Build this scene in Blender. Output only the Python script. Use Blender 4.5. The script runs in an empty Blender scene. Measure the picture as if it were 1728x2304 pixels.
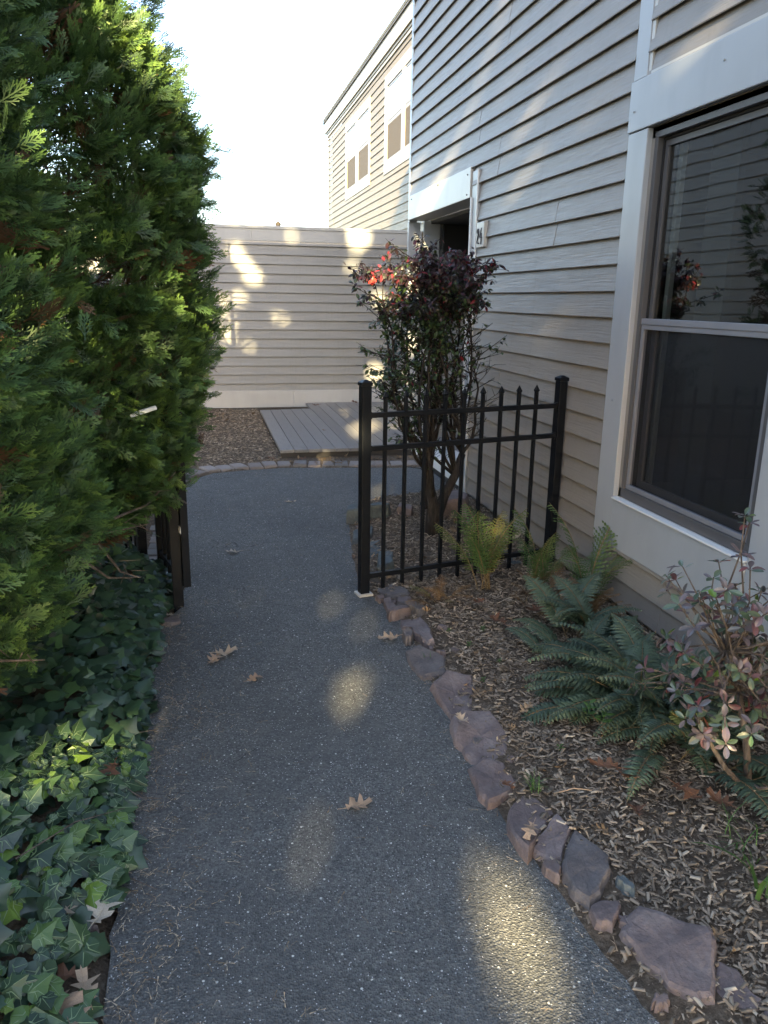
import bpy, math, random
import numpy as np
from mathutils import Vector, Matrix, noise
random.seed(7)
rng = np.random.default_rng(7)
S = bpy.context.scene
COL = S.collection
R = math.radians
PI = math.pi

# ------------------------------------------------------------------ camera
CAM_H = 1.52
PITCH, ROLL, YAW = R(15.2757), R(0.8863), R(12.9124)
F = Vector((math.sin(YAW)*math.cos(PITCH), math.cos(YAW)*math.cos(PITCH), -math.sin(PITCH)))
X0 = Vector((math.cos(YAW), -math.sin(YAW), 0.0))
U0 = X0.cross(F)
CX = X0*math.cos(ROLL) + U0*math.sin(ROLL)
CU = -X0*math.sin(ROLL) + U0*math.cos(ROLL)
cam_d = bpy.data.cameras.new('camera')
cam = bpy.data.objects.new('camera', cam_d)
COL.objects.link(cam)
cam.matrix_world = Matrix(((CX.x, CU.x, -F.x, 0), (CX.y, CU.y, -F.y, 0), (CX.z, CU.z, -F.z, CAM_H), (0, 0, 0, 1)))
cam_d.sensor_fit = 'VERTICAL'
cam_d.sensor_height = 24.0
cam_d.lens = 24.0*1750.856/2304.0
cam_d.clip_start = 0.02
cam_d.clip_end = 600.0
S.camera = cam

# ------------------------------------------------------------------ light
SUN_EL, SUN_AZ = R(20.0), R(195.66)          # azimuth clockwise from +Y
SD = Vector((math.sin(SUN_AZ)*math.cos(SUN_EL), math.cos(SUN_AZ)*math.cos(SUN_EL), math.sin(SUN_EL)))  # towards the sun
w = bpy.data.worlds.new('World'); S.world = w; w.use_nodes = True
nt = w.node_tree
sky = nt.nodes.new('ShaderNodeTexSky'); sky.sky_type = 'NISHITA'; sky.sun_disc = False
sky.sun_elevation = SUN_EL; sky.sun_rotation = SUN_AZ; sky.dust_density = 1.2; sky.air_density = .9; sky.ozone_density = 0.0
nt.links.new(sky.outputs[0], nt.nodes['Background'].inputs[0])
nt.nodes['Background'].inputs[1].default_value = 0.075
sun_d = bpy.data.lights.new('sun', 'SUN'); sun = bpy.data.objects.new('sun', sun_d); COL.objects.link(sun)
sun_d.energy = 4.3; sun_d.angle = R(0.5); sun_d.color = (1.0, 0.79, 0.42)
sun.rotation_euler = SD.to_track_quat('Z', 'Y').to_euler()
S.view_settings.view_transform = 'Standard'; S.view_settings.look = 'None'
S.view_settings.gamma = 1.0; S.view_settings.exposure = 3.45
S.view_settings.use_curve_mapping = False
S.cycles.max_bounces = 8; S.cycles.transparent_max_bounces = 12

# ------------------------------------------------------------------ helpers
def mat(name, color=(.5, .5, .5), rough=.6, metal=0.0, spec=.5):
    m = bpy.data.materials.new(name); m.use_nodes = True
    b = m.node_tree.nodes['Principled BSDF']
    b.inputs['Base Color'].default_value = (*color, 1); b.inputs['Roughness'].default_value = rough
    b.inputs['Metallic'].default_value = metal; b.inputs['Specular IOR Level'].default_value = spec
    return m
class NT:
    def __init__(s, m): s.t = m.node_tree; s.b = s.t.nodes['Principled BSDF']
    def n(s, typ, **kw):
        o = s.t.nodes.new(typ)
        for k, v in kw.items():
            if k in o.inputs: o.inputs[k].default_value = v
            else: setattr(o, k, v)
        return o
    def l(s, a, b): s.t.links.new(a, b)
    def coord(s, scale=(1, 1, 1), kind='Object', loc=(0, 0, 0)):
        c = s.n('ShaderNodeTexCoord'); m = s.n('ShaderNodeMapping'); m.inputs['Scale'].default_value = scale; m.inputs['Location'].default_value = loc
        s.l(c.outputs[kind], m.inputs[0]); return m.outputs[0]
    def noise(s, vec, scale, detail=4, rough=.55):
        o = s.n('ShaderNodeTexNoise'); o.inputs['Scale'].default_value = scale; o.inputs['Detail'].default_value = detail; o.inputs['Roughness'].default_value = rough
        s.l(vec, o.inputs['Vector']); return o.outputs[0]
    def ramp(s, fac, stops, interp='LINEAR'):
        o = s.n('ShaderNodeValToRGB'); o.color_ramp.interpolation = interp
        e = o.color_ramp.elements
        while len(e) < len(stops): e.new(0.5)
        for i, (p, c) in enumerate(stops):
            e[i].position = p; e[i].color = (c, c, c, 1) if isinstance(c, (int, float)) else (*c, 1)
        s.l(fac, o.inputs[0]); return o.outputs[0]
    def mix(s, fac, a, b, mode='MIX'):
        o = s.n('ShaderNodeMix', data_type='RGBA', blend_type=mode)
        for k, v in ((0, fac), (6, a), (7, b)):
            if isinstance(v, (int, float)): o.inputs[k].default_value = v
            elif isinstance(v, tuple): o.inputs[k].default_value = (*v, 1)
            else: s.l(v, o.inputs[k])
        return o.outputs[2]
    def bump(s, h, strength, dist, prev=None):
        o = s.n('ShaderNodeBump'); o.inputs['Strength'].default_value = strength; o.inputs['Distance'].default_value = dist
        s.l(h, o.inputs['Height'])
        if prev: s.l(prev, o.inputs['Normal'])
        return o.outputs[0]

def siding_mat(name, axis, base, sunny=0.0):
    m = mat(name, base, .42, spec=.5); N = NT(m)
    sc = (60, 2.2, 60) if axis == 'y' else (2.2, 60, 60)
    v = N.coord(sc, 'Generated' if False else 'Object')
    gr = N.noise(v, 2.2, 6, .62)
    v2 = N.coord((1.4, 1.4, 1.4)); big = N.noise(v2, 1.7, 3)
    oi = N.n('ShaderNodeObjectInfo')
    c = N.mix(N.ramp(big, [(.3, 0), (.75, 1)]), base, tuple(x*.88 for x in base))
    c = N.mix(N.ramp(oi.outputs['Random'], [(0, 0), (1, .35)]), c, tuple(x*.86 for x in base))
    # grime runs
    vr = N.coord((9, 9, 1.1)); st = N.noise(vr, 3.5, 4)
    c = N.mix(N.ramp(gr, [(.4, .22), (.6, 0)]), c, tuple(x*.7 for x in base))
    c = N.mix(N.ramp(st, [(.56, 0), (.8, .3)]), c, tuple(x*.6 for x in base))
    N.l(c, N.b.inputs['Base Color'])
    N.l(N.ramp(gr, [(.3, .36), (.7, .56)]), N.b.inputs['Roughness'])
    bb = N.bump(gr, .8, .0032)
    w2 = N.noise(N.coord((5, 5, 9)), 1.6, 2)
    N.l(N.bump(w2, .35, .004, bb), N.b.inputs['Normal'])
    return m
M = {}
M['siding'] = siding_mat('vinyl_siding', 'y', (.258, .233, .205))
M['siding_x'] = siding_mat('vinyl_siding_front', 'x', (.228, .235, .240))
M['siding_wing'] = siding_mat('vinyl_siding_wing', 'y', (.150, .118, .068))
def trim_mat(name, col, rough=.35):
    m = mat(name, col, rough); N = NT(m)
    n1 = N.noise(N.coord((1, 1, .35)), 5, 5)
    c = N.mix(N.ramp(n1, [(.45, 0), (.8, .35)]), col, tuple(x*.62 for x in col))
    N.l(c, N.b.inputs['Base Color'])
    n2 = N.noise(N.coord((1, 1, 1)), 4.5, 2)
    N.l(N.bump(n2, .4, .006), N.b.inputs['Normal'])
    return m
M['trim'] = trim_mat('painted_metal_trim', (.355, .37, .385))
M['trim_warm'] = trim_mat('weathered_trim', (.47, .45, .41))
M['trim_wing'] = trim_mat('wing_trim_paint', (.25, .225, .175))
M['frame'] = trim_mat('taupe_window_frame', (.085, .08, .08), .5)
M['frame_light'] = trim_mat('light_window_frame', (.20, .20, .215), .45)
M['white'] = mat('white_vinyl', (.7, .7, .68), .4)
def metal_mat():
    m = mat('black_powder_coat', (.006, .007, .010), .38, spec=.2); N = NT(m)
    n = N.noise(N.coord(), 60, 5); n2 = N.noise(N.coord(), 9, 4)
    c = N.mix(N.ramp(n2, [(.55, 0), (.75, 1)]), (.0045, .006, .009), (.010, .011, .013))
    c = N.mix(N.ramp(n, [(.74, 0), (.78, 1)]), c, (.10, .08, .06))
    N.l(c, N.b.inputs['Base Color']); N.l(N.ramp(n, [(.3, .38), (.7, .55)]), N.b.inputs['Roughness'])
    N.l(N.bump(n, .15, .001), N.b.inputs['Normal']); return m
M['black'] = metal_mat()
def asphalt_mat():
    m = mat('asphalt', (.05, .05, .055), .85); N = NT(m)
    v = N.coord()
    vo = N.n('ShaderNodeTexVoronoi', Scale=185.0); N.l(v, vo.inputs['Vector'])
    vo2 = N.n('ShaderNodeTexVoronoi', Scale=105.0); N.l(v, vo2.inputs['Vector'])
    sep = N.n('ShaderNodeSeparateColor'); N.l(vo.outputs['Color'], sep.inputs[0])
    sep2 = N.n('ShaderNodeSeparateColor'); N.l(vo2.outputs['Color'], sep2.inputs[0])
    base = N.ramp(sep.outputs[0], [(0, (.050, .052, .051)), (.6, (.104, .106, .103)), (.93, (.16, .163, .158)), (1, (.20, .195, .18))])
    patch = N.noise(v, 1.1, 4); patch2 = N.noise(v, 11, 4)
    base = N.mix(N.ramp(patch, [(.35, .0), (.65, .7)]), base, (.060, .062, .062))
    base = N.mix(N.ramp(patch2, [(.5, 0), (.8, .5)]), base, (.15, .145, .135))
    # bright chips : rare cells, kept to the middle of each cell
    near = N.ramp(vo2.outputs['Distance'], [(.25, 1), (.42, 0)])
    rare = N.ramp(sep2.outputs[1], [(.978, 0), (.985, 1)])
    mm = N.n('ShaderNodeMath', operation='MULTIPLY'); N.l(near, mm.inputs[0]); N.l(rare, mm.inputs[1])
    base = N.mix(mm.outputs[0], base, (.6, .6, .56))
    vo3 = N.n('ShaderNodeTexVoronoi', Scale=260.0); N.l(v, vo3.inputs['Vector'])
    s3 = N.n('ShaderNodeSeparateColor'); N.l(vo3.outputs['Color'], s3.inputs[0])
    m3 = N.n('ShaderNodeMath', operation='MULTIPLY'); N.l(N.ramp(vo3.outputs['Distance'], [(.3, 1), (.5, 0)]), m3.inputs[0]); N.l(N.ramp(s3.outputs[2], [(.972, 0), (.98, 1)]), m3.inputs[1])
    base = N.mix(m3.outputs[0], base, (.5, .5, .5))
    N.l(base, N.b.inputs['Base Color'])
    wv = N.n('ShaderNodeTexNoise', Scale=3.0, Detail=5.0); N.l(v, wv.inputs['Vector'])
    va = N.n('ShaderNodeVectorMath', operation='MULTIPLY_ADD'); N.l(wv.outputs['Color'], va.inputs[0]); va.inputs[1].default_value = (.35, .35, .35); N.l(v, va.inputs[2])
    ve = N.n('ShaderNodeTexVoronoi', feature='DISTANCE_TO_EDGE', Scale=1.25); N.l(va.outputs[0], ve.inputs['Vector'])
    ck = N.ramp(ve.outputs['Distance'], [(.0, 1), (.0045, 0)]); cm = N.ramp(N.noise(v, 1.6, 2), [(.52, 0), (.60, 1)])
    mk = N.n('ShaderNodeMath', operation='MULTIPLY'); N.l(ck, mk.inputs[0]); N.l(cm, mk.inputs[1])
    base = N.mix(mk.outputs[0], base, (.012, .012, .012)); N.l(base, N.b.inputs['Base Color'])
    b1 = N.bump(vo.outputs['Distance'], .9, .0035)
    b2 = N.bump(N.noise(v, 420, 3), .5, .0016, b1)
    N.l(N.bump(patch2, .3, .004, b2), N.b.inputs['Normal'])
    N.l(N.ramp(sep.outputs[1], [(0, .55), (1, .95)]), N.b.inputs['Roughness'])
    return m
M['asphalt'] = asphalt_mat()
def soil_mat(name, a, b, scale=60, dist=.012):
    m = mat(name, a, .95, spec=.2); N = NT(m); v = N.coord()
    n = N.noise(v, scale, 8, .7); n2 = N.noise(v, 7, 4)
    c = N.ramp(n, [(.3, tuple(x*.35 for x in a)), (.5, a), (.68, b), (.8, tuple(min(.6, x*1.6) for x in b))])
    c = N.mix(N.ramp(n2, [(.4, 0), (.7, .5)]), c, tuple(x*.5 for x in a))
    N.l(c, N.b.inputs['Base Color']); N.l(N.bump(n, 1.0, dist), N.b.inputs['Normal']); return m
M['soil'] = soil_mat('mulch_soil', (.13, .098, .07), (.24, .19, .14))
M['earth'] = soil_mat('ground_earth', (.06, .055, .035), (.09, .1, .05), 20, .02)
def stone_mat(name, a, b, c3):
    m = mat(name, a, .8); N = NT(m); v = N.coord()
    oi = N.n('ShaderNodeObjectInfo')
    n = N.noise(v, 9, 7, .62); n2 = N.noise(v, 90, 6, .65)
    c = N.ramp(n, [(.3, a), (.55, b), (.75, c3)])
    c = N.mix(N.ramp(n2, [(.35, .35), (.65, 0)]), c, tuple(x*.45 for x in a))
    hs = N.n('ShaderNodeHueSaturation'); N.l(c, hs.inputs['Color'])
    N.l(N.ramp(oi.outputs['Random'], [(0, .75), (1, 1.3)]), hs.inputs['Value'])
    N.l(N.ramp(oi.outputs['Random'], [(0, .45), (.4, 1.15), (1, .9)]), hs.inputs['Saturation'])
    N.l(hs.outputs[0], N.b.inputs['Base Color'])
    N.l(N.bump(n2, .5, .004, N.bump(n, .7, .016)), N.b.inputs['Normal']); return m
M['stone'] = stone_mat('brownstone', (.115, .088, .084), (.175, .138, .130), (.24, .205, .19))
M['stone_grey'] = stone_mat('grey_green_stone', (.07, .08, .085), (.10, .12, .12), (.15, .16, .155))
M['paver'] = stone_mat('worn_paver', (.17, .145, .13), (.24, .205, .185), (.28, .26, .245))
def deck_mat():
    m = mat('painted_deck', (.13, .12, .118), .38); N = NT(m); v = N.coord((1, .06, 1)); n = N.noise(v, 90, 6)
    oi = N.n('ShaderNodeObjectInfo')
    c = N.mix(N.ramp(oi.outputs['Random'], [(0, 0), (1, 1)]), (.165, .16, .16), (.215, .21, .21))
    c = N.mix(N.ramp(n, [(.5, 0), (.75, .5)]), c, (.08, .07, .062))
    N.l(c, N.b.inputs['Base Color']); N.l(N.bump(n, .4, .002), N.b.inputs['Normal']); return m
M['deck'] = deck_mat()
M['fascia'] = mat('dark_brown_board', (.032, .029, .028), .6)
M['dark'] = mat('dark_interior', (.012, .011, .011), .8)
M['room'] = mat('room_plaster', (.10, .105, .11), .9)
M['roof'] = soil_mat('roof_shingles', (.10, .11, .12), (.16, .17, .18), 40, .01)
def glass_mat(name, tint, fac):
    m = bpy.data.materials.new(name); m.use_nodes = True; t = m.node_tree
    for n in list(t.nodes): t.nodes.remove(n)
    o = t.nodes.new('ShaderNodeOutputMaterial'); mx = t.nodes.new('ShaderNodeMixShader'); tr = t.nodes.new('ShaderNodeBsdfTransparent'); g = t.nodes.new('ShaderNodeBsdfGlossy')
    tr.inputs[0].default_value = (*tint, 1); g.inputs['Roughness'].default_value = .015
    fr = t.nodes.new('ShaderNodeFresnel'); fr.inputs[0].default_value = 1.5
    ma = t.nodes.new('ShaderNodeMath'); ma.operation = 'MULTIPLY_ADD'; ma.inputs[1].default_value = 1.0; ma.inputs[2].default_value = fac
    tc = t.nodes.new('ShaderNodeTexCoord'); nz = t.nodes.new('ShaderNodeTexNoise'); nz.inputs['Scale'].default_value = 3.0; nz.inputs['Detail'].default_value = 1
    bp = t.nodes.new('ShaderNodeBump'); bp.inputs['Strength'].default_value = .12; bp.inputs['Distance'].default_value = .006
    t.links.new(tc.outputs['Object'], nz.inputs[0]); t.links.new(nz.outputs[0], bp.inputs['Height']); t.links.new(bp.outputs[0], g.inputs['Normal'])
    t.links.new(fr.outputs[0], ma.inputs[0]); t.links.new(ma.outputs[0], mx.inputs[0])
    t.links.new(tr.outputs[0], mx.inputs[1]); t.links.new(g.outputs[0], mx.inputs[2]); t.links.new(mx.outputs[0], o.inputs[0]); return m
M['glass'] = glass_mat('window_glass', (.55, .60, .60), .14)
M['glass_bright'] = glass_mat('sky_reflecting_glass', (.6, .62, .6), .45)
M['screen'] = bpy.data.materials.new('insect_screen'); M['screen'].use_nodes = True
_t = M['screen'].node_tree; _mx = _t.nodes.new('ShaderNodeMixShader'); _tr = _t.nodes.new('ShaderNodeBsdfTransparent'); _t.nodes['Principled BSDF'].inputs['Base Color'].default_value = (.012, .013, .016, 1); _t.nodes['Principled BSDF'].inputs['Roughness'].default_value = .7
_mx.inputs[0].default_value = .5; _t.links.new(_tr.outputs[0], _mx.inputs[1]); _t.links.new(_t.nodes['Principled BSDF'].outputs[0], _mx.inputs[2]); _t.links.new(_mx.outputs[0], _t.nodes['Material Output'].inputs[0])
M['screen_wing'] = M['screen'].copy(); M['screen_wing'].name = 'brown_insect_screen'; _n = M['screen_wing'].node_tree.nodes
_n['Principled BSDF'].inputs['Base Color'].default_value = (.075, .058, .04, 1); [x for x in _n if x.type == 'MIX_SHADER'][0].inputs[0].default_value = .85
def leaf_mat(name, stops, source='tint', rough=.5, trans=.3, spec=.4, bump=0.0):
    m = mat(name, (.1, .2, .05), rough, spec=spec); N = NT(m)
    if source == 'tint':
        a = N.n('ShaderNodeAttribute', attribute_name='tint'); f = a.outputs['Fac']
    else:
        a = N.n('ShaderNodeObjectInfo'); f = a.outputs['Random']
    c = N.ramp(f, stops)
    n = N.noise(N.coord(), 45, 4)
    c = N.mix(N.ramp(n, [(.4, 0), (.75, .35)]), c, (.03, .035, .02))
    N.l(c, N.b.inputs['Base Color'])
    if bump: N.l(N.bump(n, bump, .003), N.b.inputs['Normal'])
    if trans:
        tr = N.n('ShaderNodeBsdfTranslucent'); N.l(c, tr.inputs[0]); mx = N.n('ShaderNodeMixShader'); mx.inputs[0].default_value = trans
        N.l(N.b.outputs[0], mx.inputs[1]); N.l(tr.outputs[0], mx.inputs[2]); out = N.t.nodes['Material Output']; N.l(mx.outputs[0], out.inputs[0])
    return m
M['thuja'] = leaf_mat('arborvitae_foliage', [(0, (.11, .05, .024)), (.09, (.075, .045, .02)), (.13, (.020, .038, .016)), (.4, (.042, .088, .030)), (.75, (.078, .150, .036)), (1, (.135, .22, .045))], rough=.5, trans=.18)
M['ivy'] = leaf_mat('ivy_leaf', [(0, (.022, .045, .028)), (.35, (.036, .073, .040)), (.72, (.055, .108, .046)), (.9, (.09, .165, .045)), (.98, (.15, .25, .04))], 'random', .26, .12, .6, .3)
M['ivy_t'] = leaf_mat('ivy_leaf_mass', [(0, (.022, .045, .028)), (.35, (.036, .073, .040)), (.72, (.055, .108, .046)), (.9, (.09, .165, .045)), (1, (.15, .25, .04))], 'tint', .32, .12, .5)
M['vein'] = mat('leaf_vein', (.16, .23, .11), .5)
M['fern_dark'] = leaf_mat('dark_fern_leaf', [(0, (.042, .070, .044)), (.6, (.072, .108, .070)), (1, (.10, .14, .078))], 'random', .5, .2)
M['fern_light'] = leaf_mat('light_fern_leaf', [(0, (.06, .13, .045)), (.55, (.095, .16, .05)), (.85, (.15, .18, .05)), (1, (.22, .17, .05))], 'random', .6, .35)
M['fern_brown'] = leaf_mat('withered_fern', [(0, (.12, .06, .025)), (1, (.22, .12, .045))], 'random', .8, .2)
M['bush'] = leaf_mat('burning_bush_leaf', [(0, (.025, .055, .018)), (.25, (.05, .09, .025)), (.42, (.03, .035, .028)), (.6, (.055, .028, .04)), (.8, (.09, .025, .04)), (.93, (.20, .02, .032)), (1, (.5, .04, .03))], 'tint', .38, .2, .5)
M['shrub'] = leaf_mat('bronze_shrub_leaf', [(0, (.06, .10, .055)), (.30, (.09, .125, .08)), (.42, (.115, .10, .11)), (.80, (.135, .105, .12)), (.90, (.15, .07, .08)), (.955, (.22, .045, .045)), (.965, (.12, .22, .04)), (1, (.16, .26, .03))], 'random', .3, .15, .6)
M['shrub_t'] = leaf_mat('bronze_shrub_leaf_mass', [(0, (.06, .10, .055)), (.30, (.09, .125, .08)), (.42, (.115, .10, .11)), (.80, (.135, .105, .12)), (.90, (.15, .07, .08)), (.955, (.22, .045, .045)), (.965, (.12, .22, .04)), (1, (.16, .26, .03))], 'tint', .3, .15, .6)
M['litter'] = leaf_mat('dry_litter', [(0, (.11, .07, .04)), (.5, (.30, .21, .13)), (1, (.55, .46, .34))], 'tint', .8, 0)
M['chips'] = leaf_mat('wood_chip', [(0, (.10, .075, .055)), (.4, (.23, .178, .13)), (.75, (.38, .30, .22)), (1, (.56, .47, .36))], 'tint', .85, 0)
M['oak'] = leaf_mat('dry_oak_leaf', [(0, (.34, .22, .14)), (.5, (.44, .33, .23)), (1, (.50, .44, .35))], 'random', .6, .1, .4, .5)
M['oak_brown'] = leaf_mat('brown_oak_leaf', [(0, (.10, .045, .025)), (1, (.20, .09, .045))], 'random', .6, .1, .4, .5)
M['grass'] = leaf_mat('grass_blade', [(0, (.06, .13, .03)), (1, (.10, .20, .05))], 'tint', .5, .3)
M['canopy'] = leaf_mat('canopy_leaf', [(0, (.04, .08, .02)), (1, (.08, .12, .03))], 'tint', .6, .05)
def bark_mat(name, a, b):
    m = mat(name, a, .9); N = NT(m); n = N.noise(N.coord((1, 1, .22)), 55, 6, .65)
    N.l(N.ramp(n, [(.35, tuple(x*.4 for x in a)), (.55, a), (.7, b)]), N.b.inputs['Base Color']); N.l(N.bump(n, 1, .01), N.b.inputs['Normal']); return m
M['bark'] = bark_mat('dark_bark', (.028, .023, .020), (.07, .062, .055))
M['bark_light'] = bark_mat('grey_bark', (.13, .10, .08), (.22, .18, .15))
M['stem'] = mat('fern_stem', (.16, .11, .05), .7)
M['digit'] = mat('dark_numeral', (.03, .028, .035), .5)

def link(o, parent=None):
    COL.objects.link(o)
    if parent: o.parent = parent
    return o
def tag(o, label=None, cat=None, group=None, kind=None):
    for k, v in (('label', label), ('category', cat), ('group', group), ('kind', kind)):
        if v: o[k] = v
    return o
def empty(name, loc, label, cat, group=None, rz=0.0):
    o = bpy.data.objects.new(name, None); o.empty_display_size = .1; link(o); o.location = loc; o.rotation_euler[2] = rz
    return tag(o, label, cat, group)
class MB:
    def __init__(s): s.v = []; s.f = []; s.mi = []
    def add(s, vs, fs, mi=0):
        b = len(s.v); s.v += [tuple(p) for p in vs]; s.f += [tuple(i+b for i in f) for f in fs]; s.mi += [mi]*len(fs)
    def box(s, x0, x1, y0, y1, z0, z1, mi=0):
        s.add([(x0, y0, z0), (x1, y0, z0), (x1, y1, z0), (x0, y1, z0), (x0, y0, z1), (x1, y0, z1), (x1, y1, z1), (x0, y1, z1)],
              [(0, 3, 2, 1), (4, 5, 6, 7), (0, 1, 5, 4), (1, 2, 6, 5), (2, 3, 7, 6), (3, 0, 4, 7)], mi)
    def tube(s, pts, rad, n=6, mi=0, cap=True):
        rings = []
        for i, p in enumerate(pts):
            p = Vector(p); d = (Vector(pts[min(i+1, len(pts)-1)])-Vector(pts[max(i-1, 0)]))
            d = d.normalized() if d.length > 1e-9 else Vector((0, 0, 1))
            a = d.orthogonal().normalized() if i == 0 else (a - d*a.dot(d)).normalized()
            c = d.cross(a); r = rad[i] if isinstance(rad, (list, tuple)) else rad
            rings.append([p+(a*math.cos(2*PI*k/n)+c*math.sin(2*PI*k/n))*r for k in range(n)])
        vs = [q for r_ in rings for q in r_]; fs = []
        for i in range(len(pts)-1):
            for k in range(n): fs.append((i*n+k, i*n+(k+1) % n, (i+1)*n+(k+1) % n, (i+1)*n+k))
        if cap: fs.append(tuple(range(n))[::-1]); fs.append(tuple((len(pts)-1)*n+k for k in range(n)))
        s.add(vs, fs, mi)
    def mesh(s, name, mats, smooth=False):
        me = bpy.data.meshes.new(name); me.from_pydata(s.v, [], s.f)
        for m in (mats if isinstance(mats, list) else [mats]): me.materials.append(m)
        if any(s.mi): me.polygons.foreach_set('material_index', s.mi)
        if smooth: me.polygons.foreach_set('use_smooth', [True]*len(me.polygons))
        me.update(); return me
    def build(s, name, mats, parent=None, loc=(0, 0, 0), smooth=False, bevel=0.0):
        o = bpy.data.objects.new(name, s.mesh(name, mats, smooth)); link(o, parent); o.location = loc
        if bevel:
            b = o.modifiers.new('bevel', 'BEVEL'); b.width = bevel; b.segments = 2; b.limit_method = 'ANGLE'
        return o
def boxo(name, m, parent, x0, x1, y0, y1, z0, z1, bevel=.003):
    b = MB(); b.box(min(x0, x1), max(x0, x1), min(y0, y1), max(y0, y1), z0, z1); return b.build(name, m, parent, bevel=bevel)
def npmesh(name, V, T, m, tint=None, parent=None, kind=None):
    """big triangle mesh from numpy arrays"""
    me = bpy.data.meshes.new(name); nv, ntr = len(V), len(T)
    me.vertices.add(nv); me.vertices.foreach_set('co', np.ascontiguousarray(V, np.float32).ravel())
    me.loops.add(ntr*3); me.loops.foreach_set('vertex_index', np.ascontiguousarray(T, np.int32).ravel())
    me.polygons.add(ntr); me.polygons.foreach_set('loop_start', np.arange(0, ntr*3, 3, dtype=np.int32))
    try: me.polygons.foreach_set('loop_total', np.full(ntr, 3, np.int32))
    except Exception: pass
    me.update(calc_edges=True)
    if tint is not None:
        a = me.attributes.new('tint', 'FLOAT', 'POINT'); a.data.foreach_set('value', np.ascontiguousarray(tint, np.float32))
    me.materials.append(m)
    o = bpy.data.objects.new(name, me); link(o, parent)
    if kind: o['kind'] = kind
    return o
def scatter(tv, tt, org, dirs, nor, scale):
    """copy template tv/tt; local y -> dirs, local z -> nor"""
    dirs = dirs/np.linalg.norm(dirs, axis=1, keepdims=True)
    x = np.cross(dirs, nor); x /= np.maximum(np.linalg.norm(x, axis=1, keepdims=True), 1e-6); z = np.cross(x, dirs)
    sc = scale.reshape(-1, 1, 1) if np.ndim(scale) == 1 else scale
    V = org[:, None, :] + sc*(tv[None, :, 0:1]*x[:, None, :] + tv[None, :, 1:2]*dirs[:, None, :] + tv[None, :, 2:3]*z[:, None, :])
    T = tt[None] + (np.arange(len(org))*len(tv))[:, None, None]
    return V.reshape(-1, 3), T.reshape(-1, 3)

# ------------------------------------------------------------------ gaps cut in the foliage along sun rays to place the sun patches
SDn = np.array(SD)
GAPS = [((.515, 2.78, 0), .058), ((.705, 1.46, 0), .056), ((.665, 1.64, 0), .026), ((.715, 1.36, 0), .042), ((.24, 1.93, 0), .028), ((.68, 3.42, 0), .02), ((.82, 3.50, 0), .015),
        ((.60, 3.75, 0), .03), ((.17, 3.92, 0), .02), ((.105, 6.24, 0), .03), ((1.36, 6.03, 0), .045),
        ((2.12, 11, 2.33), .13), ((2.02, 11, 1.94), .05), ((2.06, 11, 2.12), .03), ((.46, 11, 2.08), .085), ((.68, 11, 1.79), .085), ((.57, 11, 1.95), .075), ((1.04, 11, 1.24), .06), ((.31, 11, 1.48), .06), ((.31, 11, 1.2), .075), ((.33, 11, .98), .05),
        ((.5, 11, 1.5), .07), ((.60, 11, .86), .05), ((1.2, 11, 2.3), .05), ((2.36, 11, .5), .1), ((2.4, 11, 1.5), .08),
        ((2, 5.2, 3.50), .02), ((2, 5.47, 3.34), .035), ((2, 5.75, 3.12), .03), ((2, 6.1, 2.85), .035), ((2, 6.3, 2.70), .025), ((2, 6.6, 2.55), .04), ((2, 4.69, 2.71), .035), ((2, 5.0, 2.56), .035), ((2, 4.0, 2.5), .028),
        ((2, 3.15, 2.53), .03), ((2, 3.3, 2.49), .03), ((2, 4.3, 1.41), .025), ((2, 4.55, 1.23), .025), ((2, 4.66, 1.77), .02), ((2, 4.9, 2.3), .03), ((2, 5.2, 2.15), .03), ((2, 4.3, 3.1), .03), ((2, 5.2, 2.9), .03),
        ((2, 7.1, 2.36), .09), ((2, 7.7, 2.6), .07), ((2, 7.75, 1.7), .1), ((2, 7.8, 1.1), .08), ((1.75, 8.76, .1), .17), ((1.6, 8.2, .1), .07), ((2.25, 8.9, .1), .15),
        ((-.49, 3.1, 1.36), .08), ((-.20, 3.35, 1.31), .05), ((-.30, 3.3, 1.6), .04), ((-.26, 3.5, 2.55), .13), ((-.12, 3.6, 2.42), .12), ((-.36, 3.2, 1.1), .05), ((-.7, 3.0, 1.5), .05), ((.05, 3.9, 1.35), .05),
        ((-.55, 2.12, .25), .025), ((-.41, 2.09, .2), .03), ((-.62, 1.9, .25), .02), ((1.45, 3.7, .4), .03), ((1.5, 2.0, .2), .02)]
def keep_mask(P, pad, tmin=.25):
    k = np.ones(len(P), bool)
    for (t, r) in GAPS:
        d = P-np.array(t, float); tt = d@SDn; q = d-tt[:, None]*SDn
        k &= ~((tt > tmin) & ((q*q).sum(1) < (r+pad)**2))
    return k

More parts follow.
